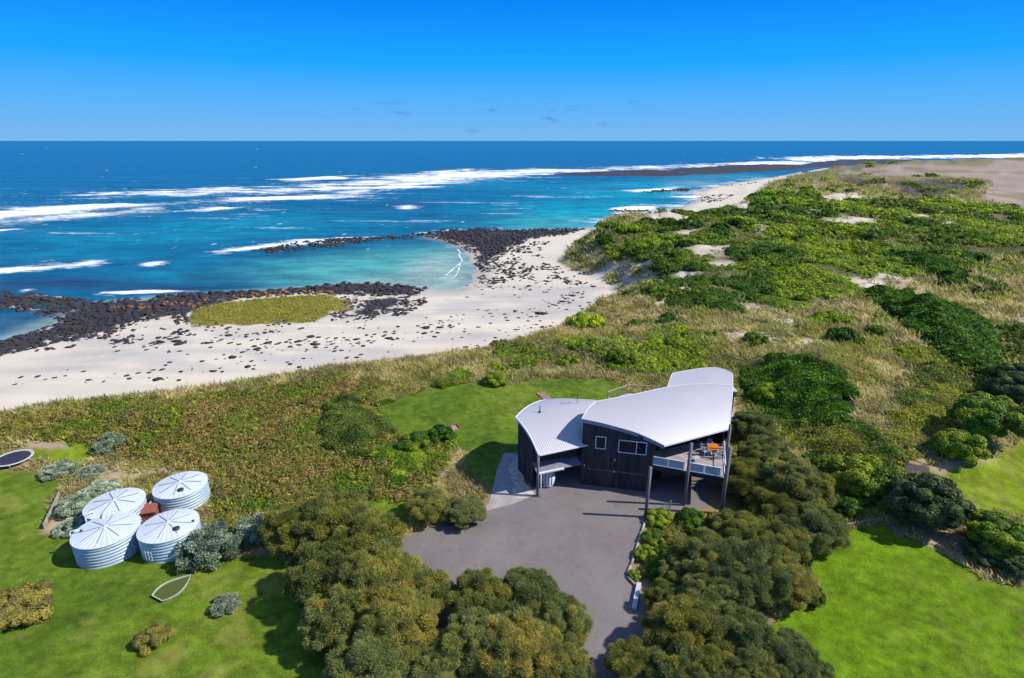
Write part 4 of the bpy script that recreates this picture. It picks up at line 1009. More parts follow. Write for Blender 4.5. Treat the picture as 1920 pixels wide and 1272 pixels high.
# boards on the back lawn
a_, b_ = W(1013, 738), W(1036, 757)
r_ = math.atan2(b_[1] - a_[1], b_[0] - a_[0]); L2 = math.hypot(b_[0] - a_[0], b_[1] - a_[1])
tag(MB().box(((a_[0] + b_[0]) / 2, (a_[1] + b_[1]) / 2, .06), (L2 + .4, 1.1, .08), r_).build('timber_walkway', M_BROWN), 'short brown timber walkway lying on the back lawn by the roof', 'walkway')
pv = empty('brick_pad', 'small square pinkish brick pad at the lawn edge by the shrubs', 'paving', (*W(851, 803), .02), .5)
MB().box((0, 0, .03), (1.0, 1.0, .1)).build('slab', plain('pink_brick', (.42, .25, .22), (.3, .18, .16), .9, 5), pv)
MB().box((0, .53, .12), (1.15, .08, .24)).box((.54, 0, .12), (.08, 1.0, .24)).build('kerb', plain('brown_brick', (.25, .15, .12), (.17, .1, .08), .9, 5), pv)
# timber edging of the right-hand beds
for pa, pb, lab in (((1562, 990), (1662, 975), 'low pale timber edging between the gravel path and the right lawn'), ((1772, 978), (1822, 1000), 'low pale timber edging between dark shrubs at the upper lawn')):
    a_, b_ = Vector((*W(*pa), .1)), Vector((*W(*pb), .1))
    tag(MB().bar(a_, b_, .12, .3).build('timber_edging', M_LOG), lab, 'edging')
# low hut roof among the trees
hb = W(1712, 905); hut = empty('garden_hut', 'small dark roofed hut with white front tucked behind a dark tree', 'hut', (*hb, 0), -.5)
MB().box((0, 0, .55), (1.5, 1.2, 1.1)).build('wall', M_WHITE, hut)
MB().add([(-1.1, -.9, 1.15), (1.1, -.9, 1.15), (1.1, .9, 1.5), (-1.1, .9, 1.5), (-1.1, -.9, 1.23), (1.1, -.9, 1.23), (1.1, .9, 1.58), (-1.1, .9, 1.58)], [(3, 2, 1, 0), (4, 5, 6, 7), (0, 1, 5, 4), (1, 2, 6, 5), (2, 3, 7, 6), (3, 0, 4, 7)]).build('roof', plain('brown_roof', (.07, .05, .05), (.05, .035, .035), .6, 3), hut)

# ------------------------------------------------------------------ water tanks
M_TANK = plain('tank_sheet', (0.42, 0.52, 0.58), (0.36, 0.46, 0.52), 0.45, 1.5, metallic=0.2, bump=0)
M_TTOP = plain('tank_roof', (0.56, 0.61, 0.64), (0.50, 0.55, 0.58), 0.5, 1.2, bump=0)
M_SEAM = plain('seam', (0.2, 0.23, 0.26), (0.16, 0.18, 0.2), 0.6, 4, bump=0)
TH = 1.92
def tank(label, cpx, wpx, rot, hatch=None, ladder=None, pipe=None, small=None):
    x, y = W(*cpx, TH); rr = wpx / 2 * .955 / F * depth(x, y, TH)
    t = empty('water_tank', label, 'water tank', (x, y, 0), 0, 'corrugated water tanks')
    prof = []
    for k in range(7 * 10 + 1):
        z = TH * k / 70; prof.append((rr - .03 + .03 * math.cos(2 * math.pi * z / (TH / 7)), z))
    MB().lathe(prof, 72).build('wall', M_TANK, t, True)
    n = 64; V = [(0, 0, TH + .36)]; Fs = []
    for ring, (fr, zz) in enumerate(((.06, .355), (.5, .2), (.985, .03), (1.01, .012), (1.01, -.06))):
        for k in range(n):
            a = 2 * math.pi * k / n; rib = .011 * (1 if k % 2 else -1) * (fr > .3) * (ring < 3)
            V.append((rr * fr * math.cos(a), rr * fr * math.sin(a), TH + zz + rib))
    for k in range(n): Fs.append((0, 1 + k, 1 + (k + 1) % n))
    for q_ in range(4):
        for k in range(n): Fs.append((1 + q_ * n + k, 1 + (q_ + 1) * n + k, 1 + (q_ + 1) * n + (k + 1) % n, 1 + q_ * n + (k + 1) % n))
    ro = MB().add(V, Fs).build('roof', M_TTOP, t)
    for k in range(8):
        a = rot + k * math.pi / 4; P_ = lambda f_: Vector((rr * f_ * math.cos(a), rr * f_ * math.sin(a), TH + .055 + (1 - f_) * .345))
        MB().bar(P_(.12), P_(.8), .045, .03).build('seam', M_SEAM, ro)
    MB().tube([(0, 0, TH + .34), (0, 0, TH + .42)], .12, 12).build('cap', M_TTOP, ro, True)
    for key, s_ in ((hatch, .26), (small, .1)):
        if key:
            hx, hy = W(*key, TH + .12); hx -= x; hy -= y
            hz_ = TH + .02 + .36 * (1 - math.hypot(hx, hy) / rr)
            MB().tube([(hx, hy, hz_ - .05), (hx, hy, hz_ + .1)], s_, 18).build('hatch', M_DARK, ro, True)
    if ladder:
        lx, ly = W(*ladder, .9); a = math.atan2(ly - y, lx - x); l = MB()
        for s_ in (-.3, 0, .3):
            l.bar((math.cos(a) * (rr + .08) - math.sin(a) * s_, math.sin(a) * (rr + .08) + math.cos(a) * s_, .3), (math.cos(a) * (rr + .08) - math.sin(a) * s_, math.sin(a) * (rr + .08) + math.cos(a) * s_, 1.2), .04, .04)
        for z in (.4, .75, 1.1): l.bar((math.cos(a) * (rr + .12) + math.sin(a) * .33, math.sin(a) * (rr + .12) - math.cos(a) * .33, z), (math.cos(a) * (rr + .12) - math.sin(a) * .33, math.sin(a) * (rr + .12) + math.cos(a) * .33, z), .04, .04)
        l.build('ladder', M_CH, t)
    for pp in pipe or ():
        px_, py_ = W(*pp, TH + .1); a = math.atan2(py_ - y, px_ - x); c_, s_ = math.cos(a), math.sin(a)
        MB().tube([(c_ * (rr - .55), s_ * (rr - .55), TH + .25), (c_ * (rr - .4), s_ * (rr - .4), TH + .38), (c_ * (rr + .05), s_ * (rr + .05), TH + .34), (c_ * (rr + .14), s_ * (rr + .14), TH + .15), (c_ * (rr + .14), s_ * (rr + .14), .1)], .06, 10).build('pipe', M_WHITE, t, True)
tank('corrugated round water tank nearest the lawn, with white pipe at its left rim', (198.5, 993.5), 114, .3, None, None, [(143, 1000)], (152, 996))
tank('corrugated round water tank beside the large grey bush, with black hatch and ladder rack', (316, 985.5), 107, .1, (331, 993), (302, 1020), None, (362, 977))
tank('corrugated round water tank left of the red shed, with white pipes on its near rim', (215, 943.5), 103, .0, None, None, [(178, 962), (204, 957)], None)
tank('corrugated round water tank farthest back beside the heath, with black hatch near its rim', (338, 909), 95.5, .2, (339, 920), None, None, None)
sx0 = W(283, 960, .6); shed = empty('pump_shed', 'small rusty red pump shed with gabled tin roof between the water tanks', 'shed', (*sx0, 0), .25)
M_RUST = plain('rusted_tin', (0.30, 0.09, 0.06), (0.2, 0.06, 0.04), 0.8, 3, stretch=(6, 1, 1))
MB().box((0, 0, .55), (1.3, 1.5, 1.1)).build('wall', M_RUST, shed)
MB().add([(-.75, -.9, 1.1), (.75, -.9, 1.1), (.75, 0, 1.45), (-.75, 0, 1.45), (.75, .9, 1.1), (-.75, .9, 1.1), (-.75, -.9, 1.05), (.75, -.9, 1.05), (.75, 0, 1.40), (-.75, 0, 1.40), (.75, .9, 1.05), (-.75, .9, 1.05)],
         [(0, 1, 2, 3), (3, 2, 4, 5), (9, 8, 7, 6), (11, 10, 8, 9), (0, 6, 7, 1), (5, 4, 10, 11), (1, 7, 8, 2), (2, 8, 10, 4), (0, 3, 9, 6), (3, 5, 11, 9)]).build('roof', M_RUST, shed)
MB().box((0.05, .25, 1.42), (.16, .5, .03)).build('patch', plain('pink_patch', (.55, .35, .32), (.5, .3, .28), .8, 3), shed)
fb = empty('timber_fence', 'low grey timber board fence with short stakes beside the water tanks', 'fence', (0, 0, 0))
fa = [Vector((*W(*p), 0)) for p in ((84, 992), (98, 962), (113, 930))]
b1 = MB()
for a_, b_ in zip(fa[:-1], fa[1:]): b1.bar(a_ + Vector((0, 0, .3)), b_ + Vector((0, 0, .3)), .05, .45)
b1.build('board', M_LOG, fb)
for k in range(5):
    q = fa[0].lerp(fa[2], k / 4); MB().box((q.x - .06, q.y, .32), (.08, .08, .7)).build('stake', M_POST, fb)
# trampoline at the left edge
tx, ty = W(24, 858, .5); tr = W(55, 858, .5)[0] - tx
tr_o = empty('trampoline', 'round trampoline with dark mat at the left by the small lawn', 'trampoline', (tx, ty, 0))
MB().tube([(0, 0, .42), (0, 0, .44)], tr - .28, 48).build('mat', plain('dark_mat', (.03, .03, .055), (.02, .02, .04), .7, 3), tr_o)
MB().lathe([(tr - .27, .44), (tr - .2, .48), (tr, .48), (tr + .03, .44), (tr - .2, .40), (tr - .27, .44)], 64).build('rim', plain('pale_rim', (.5, .5, .42), (.4, .4, .34), .6, 3), tr_o, True)
for k in range(6):
    a = k * math.pi / 3; MB().tube([(math.cos(a) * tr, math.sin(a) * tr, 0), (math.cos(a) * tr, math.sin(a) * tr, .42)], .03, 8).build('leg', M_STEEL, tr_o, True)
# old dinghy used as a planter
dp = empty('dinghy_planter', 'pale green wooden dinghy filled with grass lying on the left lawn', 'boat', (0, 0, 0))
bow = np.array(W(358, 1075, .3)); sl_ = np.array(W(284, 1114, .3)); sr_ = np.array(W(302, 1126, .3))
ax_ = bow - (sl_ + sr_) / 2; Lb = np.linalg.norm(ax_); ax_ = ax_ / Lb; sd_ = np.array((-ax_[1], ax_[0])); st_ = (sl_ + sr_) / 2; hw = np.linalg.norm(sl_ - sr_) / 2
ring = []
for sgn in (1, -1):
    R_ = [(st_ + ax_ * Lb * t_ + sd_ * sgn * ((hw * (1 - t_) + .62 * math.sin(math.pi * t_ ** .9)) * (1 if t_ < 1 else 0))) for t_ in np.linspace(0, 1, 14)]
    ring += R_ if sgn == 1 else R_[::-1][1:]
V = []; n = len(ring); cc = st_ + ax_ * Lb * .45
for p in ring:
    i_ = p + (cc - p) / np.linalg.norm(cc - p) * .075; o_ = p + (cc - p) * .08
    V += [(o_[0], o_[1], .0), (p[0], p[1], .2), (i_[0], i_[1], .2), (i_[0], i_[1], .1)]
Fs = [(4 * i + k, 4 * i + k + 1, 4 * ((i + 1) % n) + k + 1, 4 * ((i + 1) % n) + k) for i in range(n) for k in range(3)]
MB().add(V, Fs).build('hull', plain('pale_green_paint', (.42, .52, .43), (.33, .42, .35), .6, 4), dp)
MB().add([V[4 * i + 3] for i in range(n)], [tuple(range(n))]).build('soil', plain('grassy_soil', (.085, .10, .014), (.06, .075, .012), .95, 8, bump=.8), dp)
pq = W(347, 1056, .2); pm = empty('water_pump', 'small white pump casing on the lawn below the grey bush', 'pump', (*pq, 0), .5)
MB().tube([(-.3, 0, .22), (.3, 0, .22)], .2, 16).build('casing', M_WHITE, pm, True); MB().box((0, 0, .04), (.5, .3, .08)).build('foot', M_DARK, pm)
MB().tube([(.3, 0, .22), (.45, 0, .25), (.5, 0, .05)], .05, 8).build('pipe', M_WHITE, pm, True)

# ------------------------------------------------------------------ foliage
def leaves(C, A, B, col):
    """diamond leaves: centre C, half-length vectors A, half-width vectors B"""
    n = len(C); V = np.stack([C - A, C + B, C + A, C - B], 1).reshape(-1, 3)
    return V, np.arange(4 * n).reshape(n, 4), np.repeat(col, 4, 0)
def unit(v): return v / (np.linalg.norm(v, axis=-1, keepdims=True) + 1e-9)
def lobes(rng, n, R, H, base, spread=1.0, low=-0.25):
    d = unit(rng.normal(size=(n * 3, 3))); d = d[d[:, 2] > low][:n]
    f = rng.uniform(0.62, 0.92, (len(d), 1)) * spread
    c = d * f * np.array([R, R, H]); c[:, 2] += base
    return c, d
def crown(rng, R, H, base, nl, per, lr, L_, W_, pal, style='feather', low=-0.25, core=True):
    """lobed crown: every lobe a tuft of many small leaves"""
    c, d = lobes(rng, nl, R, H, base, 1.0, low)
    CC, AA, BB, KK = [], [], [], []
    for i in range(len(c)):
        r = lr * rng.uniform(0.7, 1.3); m = int(per * rng.uniform(0.8, 1.2))
        u = unit(rng.normal(size=(m, 3)) + d[i] * 0.75 + np.array((0, 0, 0.35)))
        rad = r * rng.uniform(0.45, 1.05, (m, 1)) ** 0.6
        p = c[i] + u * rad * np.array((1, 1, 0.8))
        if style == 'feather':
            a = unit(u * 0.95 + rng.normal(size=(m, 3)) * 0.5 + np.array((-0.4, 0.1, 0.3)))
        else:
            a = unit(np.cross(u, rng.normal(size=(m, 3))) + rng.normal(size=(m, 3)) * 0.35)
        nn = unit(u + rng.normal(size=(m, 3)) * 0.45 + np.array((0, 0, 0.3))); b = unit(np.cross(nn, a))
        l = L_ * rng.uniform(0.6, 1.3, (m, 1))
        CC.append(p); AA.append(a * l / 2); BB.append(b * W_ * rng.uniform(0.7, 1.2, (m, 1)) / 2)
        k0 = pal[rng.choice(len(pal))] * rng.uniform(0.85, 1.15)
        KK.append(np.clip(k0 * rng.uniform(0.75, 1.25, (m, 1)) + rng.normal(0, .004, (m, 3)), .003, 1))
    V, Fs, K = leaves(np.concatenate(CC), np.concatenate(AA), np.concatenate(BB), np.concatenate(KK))
    if core:                                                            # opaque core; inner shade painted in as darkened leaf colour
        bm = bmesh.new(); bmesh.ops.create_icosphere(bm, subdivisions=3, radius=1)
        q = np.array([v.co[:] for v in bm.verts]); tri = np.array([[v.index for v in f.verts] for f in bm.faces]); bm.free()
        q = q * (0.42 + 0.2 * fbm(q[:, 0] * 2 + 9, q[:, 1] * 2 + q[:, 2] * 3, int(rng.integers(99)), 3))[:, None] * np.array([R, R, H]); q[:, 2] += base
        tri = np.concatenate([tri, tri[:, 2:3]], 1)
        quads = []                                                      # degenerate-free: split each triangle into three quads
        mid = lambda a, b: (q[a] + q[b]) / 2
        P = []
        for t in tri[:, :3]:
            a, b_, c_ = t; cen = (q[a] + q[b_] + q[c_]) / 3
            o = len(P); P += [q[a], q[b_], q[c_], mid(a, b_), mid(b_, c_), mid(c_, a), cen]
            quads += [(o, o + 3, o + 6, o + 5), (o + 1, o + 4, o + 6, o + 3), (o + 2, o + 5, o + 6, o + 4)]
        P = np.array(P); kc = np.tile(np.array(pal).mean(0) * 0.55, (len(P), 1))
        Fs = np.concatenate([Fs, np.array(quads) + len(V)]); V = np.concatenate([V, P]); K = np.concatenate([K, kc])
    return V, Fs, K
A3 = lambda *a: np.array(a)
P_OLIVE = [A3(.28, .265, .05), A3(.235, .235, .048), A3(.19, .20, .046), A3(.15, .165, .042), A3(.31, .275, .052)]
P_OLIVE_G = [A3(.19, .225, .07), A3(.22, .245, .07), A3(.25, .26, .065), A3(.155, .185, .06)]
P_BRIGHT = [A3(.34, .42, .014), A3(.26, .36, .014), A3(.19, .29, .014), A3(.13, .23, .014)]
P_MID = [A3(.17, .235, .014), A3(.12, .185, .014), A3(.085, .15, .014), A3(.22, .28, .016)]
P_DEEP = [A3(.07, .155, .008), A3(.05, .12, .007), A3(.09, .19, .009), A3(.035, .085, .006)]
P_DUSKGREEN = [A3(.105, .145, .02), A3(.075, .115, .016), A3(.13, .165, .022), A3(.055, .09, .014)]  # own dark green of the rounded thicket's leaves
P_YELLOW = [A3(.34, .325, .025), A3(.27, .275, .025), A3(.21, .21, .025), A3(.15, .16, .025)]
P_GREY = [A3(.44, .50, .33), A3(.36, .42, .28), A3(.28, .34, .23), A3(.21, .27, .18)]
P_BROAD = [A3(.10, .135, .035), A3(.075, .11, .032), A3(.14, .175, .045), A3(.055, .08, .028)]
P_LEAFY = [A3(.22, .29, .014), A3(.15, .225, .014), A3(.095, .165, .014), A3(.28, .33, .018)]
P_DUSK = [A3(.26, .23, .04), A3(.20, .19, .038), A3(.15, .14, .036)]
P_RUST = [A3(.36, .24, .075), A3(.27, .19, .065), A3(.20, .155, .055)]
def trunk_mb(rng, H, R, lean=(0, 0), n=5, r0=.16):
    b = MB(); top = Vector((lean[0], lean[1], H * .55))
    b.tube([(0, 0, -.3), (lean[0] * .3, lean[1] * .3, H * .25), top], [r0, r0 * .8, r0 * .6], 8)
    for k in range(n):
        a = 2 * math.pi * (k + rng.random() * .6) / n; e = rng.uniform(.5, .8)
        s = Vector((lean[0] * .4, lean[1] * .4, H * rng.uniform(.18, .4)))
        b.tube([s, s.lerp(Vector((math.cos(a) * R * e, math.sin(a) * R * e, H * .6)), .5) + Vector((0, 0, .1 * H)), (math.cos(a) * R * e, math.sin(a) * R * e, H * rng.uniform(.55, .8))], [r0 * .5, r0 * .35, r0 * .15], 6)
    return b
PROTO = {}
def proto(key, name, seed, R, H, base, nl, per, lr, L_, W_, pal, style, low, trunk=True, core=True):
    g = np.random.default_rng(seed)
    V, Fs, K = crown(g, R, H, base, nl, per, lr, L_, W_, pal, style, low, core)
    o = npmesh('crown' if trunk else name, V, Fs, M_LEAF, K); me = o.data; bpy.data.objects.remove(o)
    tm = None
    if trunk:
        t = trunk_mb(g, base + H * .6, R * .8).build('trunk', M_BARK); tm = t.data; bpy.data.objects.remove(t)
    PROTO[key] = (name, me, tm)
for k in range(4):
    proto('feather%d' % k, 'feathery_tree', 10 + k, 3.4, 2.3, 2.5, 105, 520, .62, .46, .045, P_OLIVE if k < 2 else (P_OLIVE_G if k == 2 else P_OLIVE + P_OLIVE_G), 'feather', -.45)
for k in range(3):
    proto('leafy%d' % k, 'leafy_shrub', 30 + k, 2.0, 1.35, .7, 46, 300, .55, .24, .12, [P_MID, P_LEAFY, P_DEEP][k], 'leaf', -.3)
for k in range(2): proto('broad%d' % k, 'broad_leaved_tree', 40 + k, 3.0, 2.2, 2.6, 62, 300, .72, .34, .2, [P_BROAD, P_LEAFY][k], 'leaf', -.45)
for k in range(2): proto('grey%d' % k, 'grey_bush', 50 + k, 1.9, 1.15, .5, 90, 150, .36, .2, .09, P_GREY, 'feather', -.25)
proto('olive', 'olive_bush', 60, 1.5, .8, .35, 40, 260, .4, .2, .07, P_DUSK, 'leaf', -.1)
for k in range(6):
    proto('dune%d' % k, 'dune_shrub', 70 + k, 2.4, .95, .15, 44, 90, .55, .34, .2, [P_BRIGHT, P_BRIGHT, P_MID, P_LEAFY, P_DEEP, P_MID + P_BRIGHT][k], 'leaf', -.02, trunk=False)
PIX = {}
def plant(key, label, cat, px, py, rp, zc=None, sz=1.0, rz=None, group=None, base=None, name=None):
    """stand a plant so its crown centre lies on the sight line of (px, py) with a crown radius of rp photograph pixels"""
    nm, me, tm = PROTO[key]
    R0 = {'f': 3.4, 'l': 2.0, 'b': 3.0, 'g': 1.9, 'o': 1.5, 'd': 2.4}[key[0]]
    zc0 = {'f': 2.9, 'l': .95, 'b': 3.0, 'g': .75, 'o': .5, 'd': .35}[key[0]]
    s = 1.0; gz = 0.0
    for _ in range(4):
        z = gz + zc0 * s * sz if zc is None else zc
        x, y = W(px, py, z); s = rp / F * depth(x, y, z) / R0; gz = h1(x, y) if y > 62 or px > 1560 else 0.0
    rz = random.Random(int(px * 7 + py)).uniform(0, 6.28) if rz is None else rz
    if tm is None:
        o = bpy.data.objects.new(nm, me); COL.objects.link(o)
    else:
        o = bpy.data.objects.new(name or nm, None); COL.objects.link(o)
        c = bpy.data.objects.new('crown', me); COL.objects.link(c); c.parent = o
        t = bpy.data.objects.new('trunk', tm); COL.objects.link(t); t.parent = o
    o.location = (x, y, gz - .02); o.scale = (s, s, s * sz); o.rotation_euler = (0, 0, rz)
    return tag(o, label, cat, group)
GA = 'olive feathery trees left of the driveway'
for i, (px, py, rp, k, sz, lab) in enumerate([
    (548, 985, 62, 0, .9, 'feathery olive tree at the far end of the left clump, beside the pale grey bush'),
    (625, 975, 72, 1, .95, 'feathery olive tree at the back of the left clump, below the green heath'),
    (690, 1015, 72, 0, 1, 'feathery olive tree of the left clump, nearest the small lawn nook'),
    (612, 1065, 76, 3, 1, 'feathery olive tree on the left flank of the left clump, over the shaded lawn'),
    (710, 1085, 82, 1, 1, 'large feathery olive tree in the middle of the left clump'),
    (790, 1110, 62, 0, .9, 'feathery olive tree of the left clump leaning over the driveway edge'),
    (640, 1150, 72, 3, 1, 'feathery olive tree at the lawn edge above the frontmost left tree'),
    (745, 1165, 80, 1, 1, 'dark feathery olive tree between the left clump and the front clump'),
    (690, 1235, 76, 2, 1, 'greyer feathery tree at the lower left, frontmost beside the lawn'),
    (905, 1120, 66, 0, .95, 'feathery olive tree at the upper left of the front clump by the driveway'),
    (985, 1118, 66, 2, .95, 'green olive feathery tree at the top of the front clump'),
    (1045, 1160, 62, 3, .95, 'feathery tree at the right of the front clump, against the driveway lane'),
    (895, 1200, 72, 3, .95, 'feathery tree at the lower left of the front clump'),
    (975, 1215, 80, 1, 1, 'large feathery olive tree in the middle of the front clump'),
    (1045, 1245, 66, 0, .9, 'feathery olive tree at the lower right of the front clump'),
    (830, 1255, 62, 2, .9, 'greenish feathery tree at the bottom edge between the two left clumps')]):
    plant('feather%d' % k, lab, 'tree', px, py, rp, sz=sz, group=GA)
for px, py, rp, k, lab in [(805, 945, 46, 0, 'small leaning feathery tree at the driveway edge, left of the paved path'), (872, 955, 40, 2, 'small grey green feathery tree touching the pale paved path')]:
    plant('feather%d' % k, lab, 'tree', px, py, rp, sz=.75, group='small feathery trees by the paved path')
GB = 'feathery trees right of the house and driveway'
for px, py, rp, k, sz, lab in [
    (1412, 795, 42, 2, .8, 'feathery tree hugging the right side of the roof, farthest from the driveway'),
    (1440, 850, 52, 2, .9, 'grey green feathery tree beside the raised deck'),
    (1405, 895, 52, 1, .9, 'feathery olive tree right against the deck post'),
    (1490, 905, 66, 3, 1, 'large feathery tree between the deck and the bright green shrubs'),
    (1455, 955, 56, 0, .9, 'feathery olive tree above the pale twiggy bush'),
    (1525, 985, 58, 2, 1, 'tall grey green feathery tree at the top corner of the right lawn'),
    (1395, 995, 58, 1, .75, 'feathery olive tree behind the rounded garden shrubs'),
    (1462, 1010, 58, 0, .8, 'yellowish feathery tree at the back of the right clump'),
    (1330, 1045, 66, 3, .9, 'feathery tree of the right clump closest to the log edging'),
    (1275, 1070, 40, 2, .9, 'small grey green feathery tree at the shaded end of the driveway bed'),
    (1250, 1120, 40, 3, .9, 'feathery tree in the dark gap behind the squared beam'),
    (1405, 1070, 78, 2, .95, 'large grey green feathery tree in the middle of the right clump'),
    (1470, 1085, 58, 1, .9, 'feathery olive tree of the right clump facing the right lawn'),
    (1345, 1120, 66, 2, .9, 'shaded feathery tree above the brown feathery tree at the driveway'),
    (1520, 1112, 26, 3, .9, 'small round feathery shrub tree standing out over the right lawn'),
    (1285, 1180, 76, 1, .95, 'brown olive feathery tree beside the squared beam'),
    (1385, 1195, 74, 2, .95, 'grey green feathery tree in the lower right clump'),
    (1195, 1248, 60, 0, .85, 'feathery tree at the bottom of the driveway lane'),
    (1290, 1255, 72, 3, .95, 'feathery tree at the bottom edge right of the lane'),
    (1390, 1262, 66, 3, .9, 'feathery tree at the bottom edge, second from the right lawn'),
    (1470, 1225, 60, 2, .9, 'grey green feathery tree at the edge of the right lawn near the bottom'),
    (1515, 1262, 50, 2, .8, 'feathery tree at the bottom edge against the right lawn')]:
    plant('feather%d' % k, lab, 'tree', px, py, rp, sz=sz, group=GB)
for key, px, py, rp, sz, lab, cat in [
    ('grey0', 390, 1022, 56, 1.0, 'large silvery grey bush in front of the water tanks', 'bush'),
    ('grey1', 207, 830, 34, .9, 'silvery grey bush behind the small yellowish lawn', 'bush'),
    ('grey0', 110, 880, 31, .6, 'low silvery grey bush on the lawn near the trampoline', 'bush'),
    ('grey1', 168, 884, 25, .6, 'low grey green bush next to the bare sandy track', 'bush'),
    ('grey1', 188, 918, 34, .7, 'long silvery bush behind the water tanks', 'bush'),
    ('grey0', 146, 946, 38, .75, 'silvery bush between the low fence and the water tanks', 'bush'),
    ('grey1', 140, 985, 32, .7, 'silvery bush at the near end of the low fence', 'bush'),
    ('grey0', 483, 990, 44, .9, 'pale silvery bush at the left foot of the feathery clump', 'bush'),
    ('grey1', 420, 1132, 28, .8, 'small silvery tuft alone on the left lawn', 'bush'),
    ('olive', 286, 1196, 31, .9, 'small dark olive bush alone on the left lawn', 'bush'),
    ('olive', 30, 1140, 58, .9, 'wide brownish olive bush at the left picture edge', 'bush'),
    ('leafy1', 845, 832, 13, .8, 'small bright shrub at the lawn corner by the sandy path', 'shrub'),
    ('leafy2', 826, 816, 26, .9, 'dark green shrub at the lawn edge beside the brick pad', 'shrub'),
    ('leafy0', 780, 832, 34, .9, 'green shrub in the notch of the back lawn', 'shrub'),
    ('leafy1', 1438, 737, 30, .9, 'bright yellow green shrub in front of the dark green thicket', 'shrub'),
    ('leafy2', 1298, 975, 30, .8, 'rounded bright green shrub in the bed beside the sun stripe slats', 'shrub'),
    ('leafy1', 1238, 970, 26, .7, 'leafy green shrub in the bed right beside the tall pole', 'shrub'),
    ('olive', 1350, 978, 24, 1.1, 'rounded olive shrub under the right deck post', 'shrub'),
    ('olive', 1385, 984, 24, 1.1, 'rounded olive shrub right of the deck post', 'shrub'),
    ('leafy0', 1228, 1008, 24, .7, 'green shrub in the bed halfway along the log edging', 'shrub'),
    ('leafy1', 1216, 1040, 24, .7, 'green shrub in the bed near the end of the log edging', 'shrub'),
    ('leafy1', 1190, 1078, 13, .8, 'small bright green tuft at the bend of the log edging', 'shrub'),
    ('leafy0', 1250, 1040, 26, .8, 'green shrub in the bed behind the middle logs', 'shrub'),
    ('leafy2', 1232, 1072, 24, .8, 'deep green shrub in the shade at the end of the driveway bed', 'shrub'),
    ('olive', 1275, 985, 22, .8, 'olive tuft between the two green shrubs near the pole', 'shrub'),
    ('olive', 1262, 1010, 28, .8, 'brownish shrub in the middle of the driveway bed', 'shrub'),
    ('leafy1', 1612, 890, 52, 1.0, 'bright green leafy shrub below the olive slope', 'shrub'),
    ('leafy0', 1670, 905, 48, 1.0, 'green leafy shrub beside the hidden hut', 'shrub'),
    ('leafy0', 1636, 926, 36, .9, 'green leafy shrub in front of the gravel path', 'shrub'),
    ('leafy2', 1582, 948, 28, .9, 'dark blue green rounded bush at the start of the gravel path', 'shrub'),
    ('broad0', 1740, 935, 66, .9, 'dark spreading broad leaved tree between the two right lawns', 'tree'),
    ('broad1', 1885, 1000, 56, .8, 'leafy tree at the right picture edge beside the lawn', 'tree'),
    ('broad0', 1850, 1035, 34, .6, 'dark low tree shading the bare soil at the right', 'tree'),
    ('broad0', 1905, 1050, 40, .6, 'dark bushy tree low at the right picture edge', 'tree'),
    ('broad1', 1862, 778, 62, .85, 'large green broad leaved tree at the corner of the upper lawn', 'tree'),
    ('leafy1', 1800, 832, 42, 1.05, 'round yellow green shrub at the corner of the upper lawn', 'shrub'),
    ('broad0', 1905, 725, 44, .8, 'dark tree at the right edge above the upper lawn', 'tree'),
    ('broad0', 1910, 690, 36, .7, 'dark tree at the right edge below the sandy patch', 'tree'),
    ('leafy1', 930, 710, 24, .7, 'rounded bright shrub at the far edge of the back lawn', 'shrub'),
    ('dune0', 1098, 604, 35, 1.1, 'rounded green shrub on the dune edge right above the beach', 'shrub'),
    ('dune2', 1168, 663, 31, 1.1, 'low green shrub in the dune grass behind the house', 'shrub'),
    ('dune3', 1073, 678, 26, .9, 'low olive green shrub in the dune grass above the back lawn', 'shrub'),
    ('dune2', 1213, 607, 12, 1.3, 'small round green shrub in the dune grass above the beach', 'shrub'),
    ('dune2', 1270, 645, 20, 1.0, 'dark low shrub in the dune grass behind the rear roof', 'shrub'),
    ('dune2', 1418, 637, 24, 1.3, 'rounded dark green shrub on the pale sand patch', 'shrub'),
    ('dune0', 1337, 626, 14, 1.3, 'small bright shrub at the left end of the pale sand patch', 'shrub'),
    ('dune1', 1560, 605, 40, 1.2, 'broad yellow green shrub on the tan slope', 'shrub'),
    ('dune4', 1580, 632, 34, 1.1, 'dark green shrub just below the broad yellow green one on the tan slope', 'shrub'),
    ('dune2', 1640, 622, 20, 1.2, 'small round shrub on the tan slope near the long dark thicket', 'shrub'),
    ('dune2', 1605, 640, 18, 1.2, 'small round shrub left below its twin on the tan slope', 'shrub'),
    ('dune0', 1690, 660, 18, 1.2, 'small green shrub at the foot of the olive slope thicket', 'shrub'),
    ('dune2', 1835, 483, 18, 1.3, 'round dark shrub beside the straw coloured grass field', 'shrub'),
    ('dune1', 1560, 690, 16, 1, 'little bright shrub by the dark green thicket edge', 'shrub')]:
    plant(key, lab, cat, px, py, rp, sz=sz)
# bare twiggy bush under the feathery trees
tb = MB(); g = random.Random(4); q = W(1425, 962, .8)
for k in range(60):
    a = g.uniform(0, 6.28); e = g.uniform(.3, 1.3); hh = g.uniform(.9, 2.0)
    tb.tube([(g.uniform(-.2, .2), g.uniform(-.2, .2), 0), (math.cos(a) * e * .5, math.sin(a) * e * .5, hh * .6), (math.cos(a) * e, math.sin(a) * e, hh)], [.03, .02, .008], 5)
tq = tb.build('twiggy_bush', M_DEADWOOD); tq.location = (*q, 0); tag(tq, 'bare pale twiggy bush under the feathery trees by the deck', 'bush')

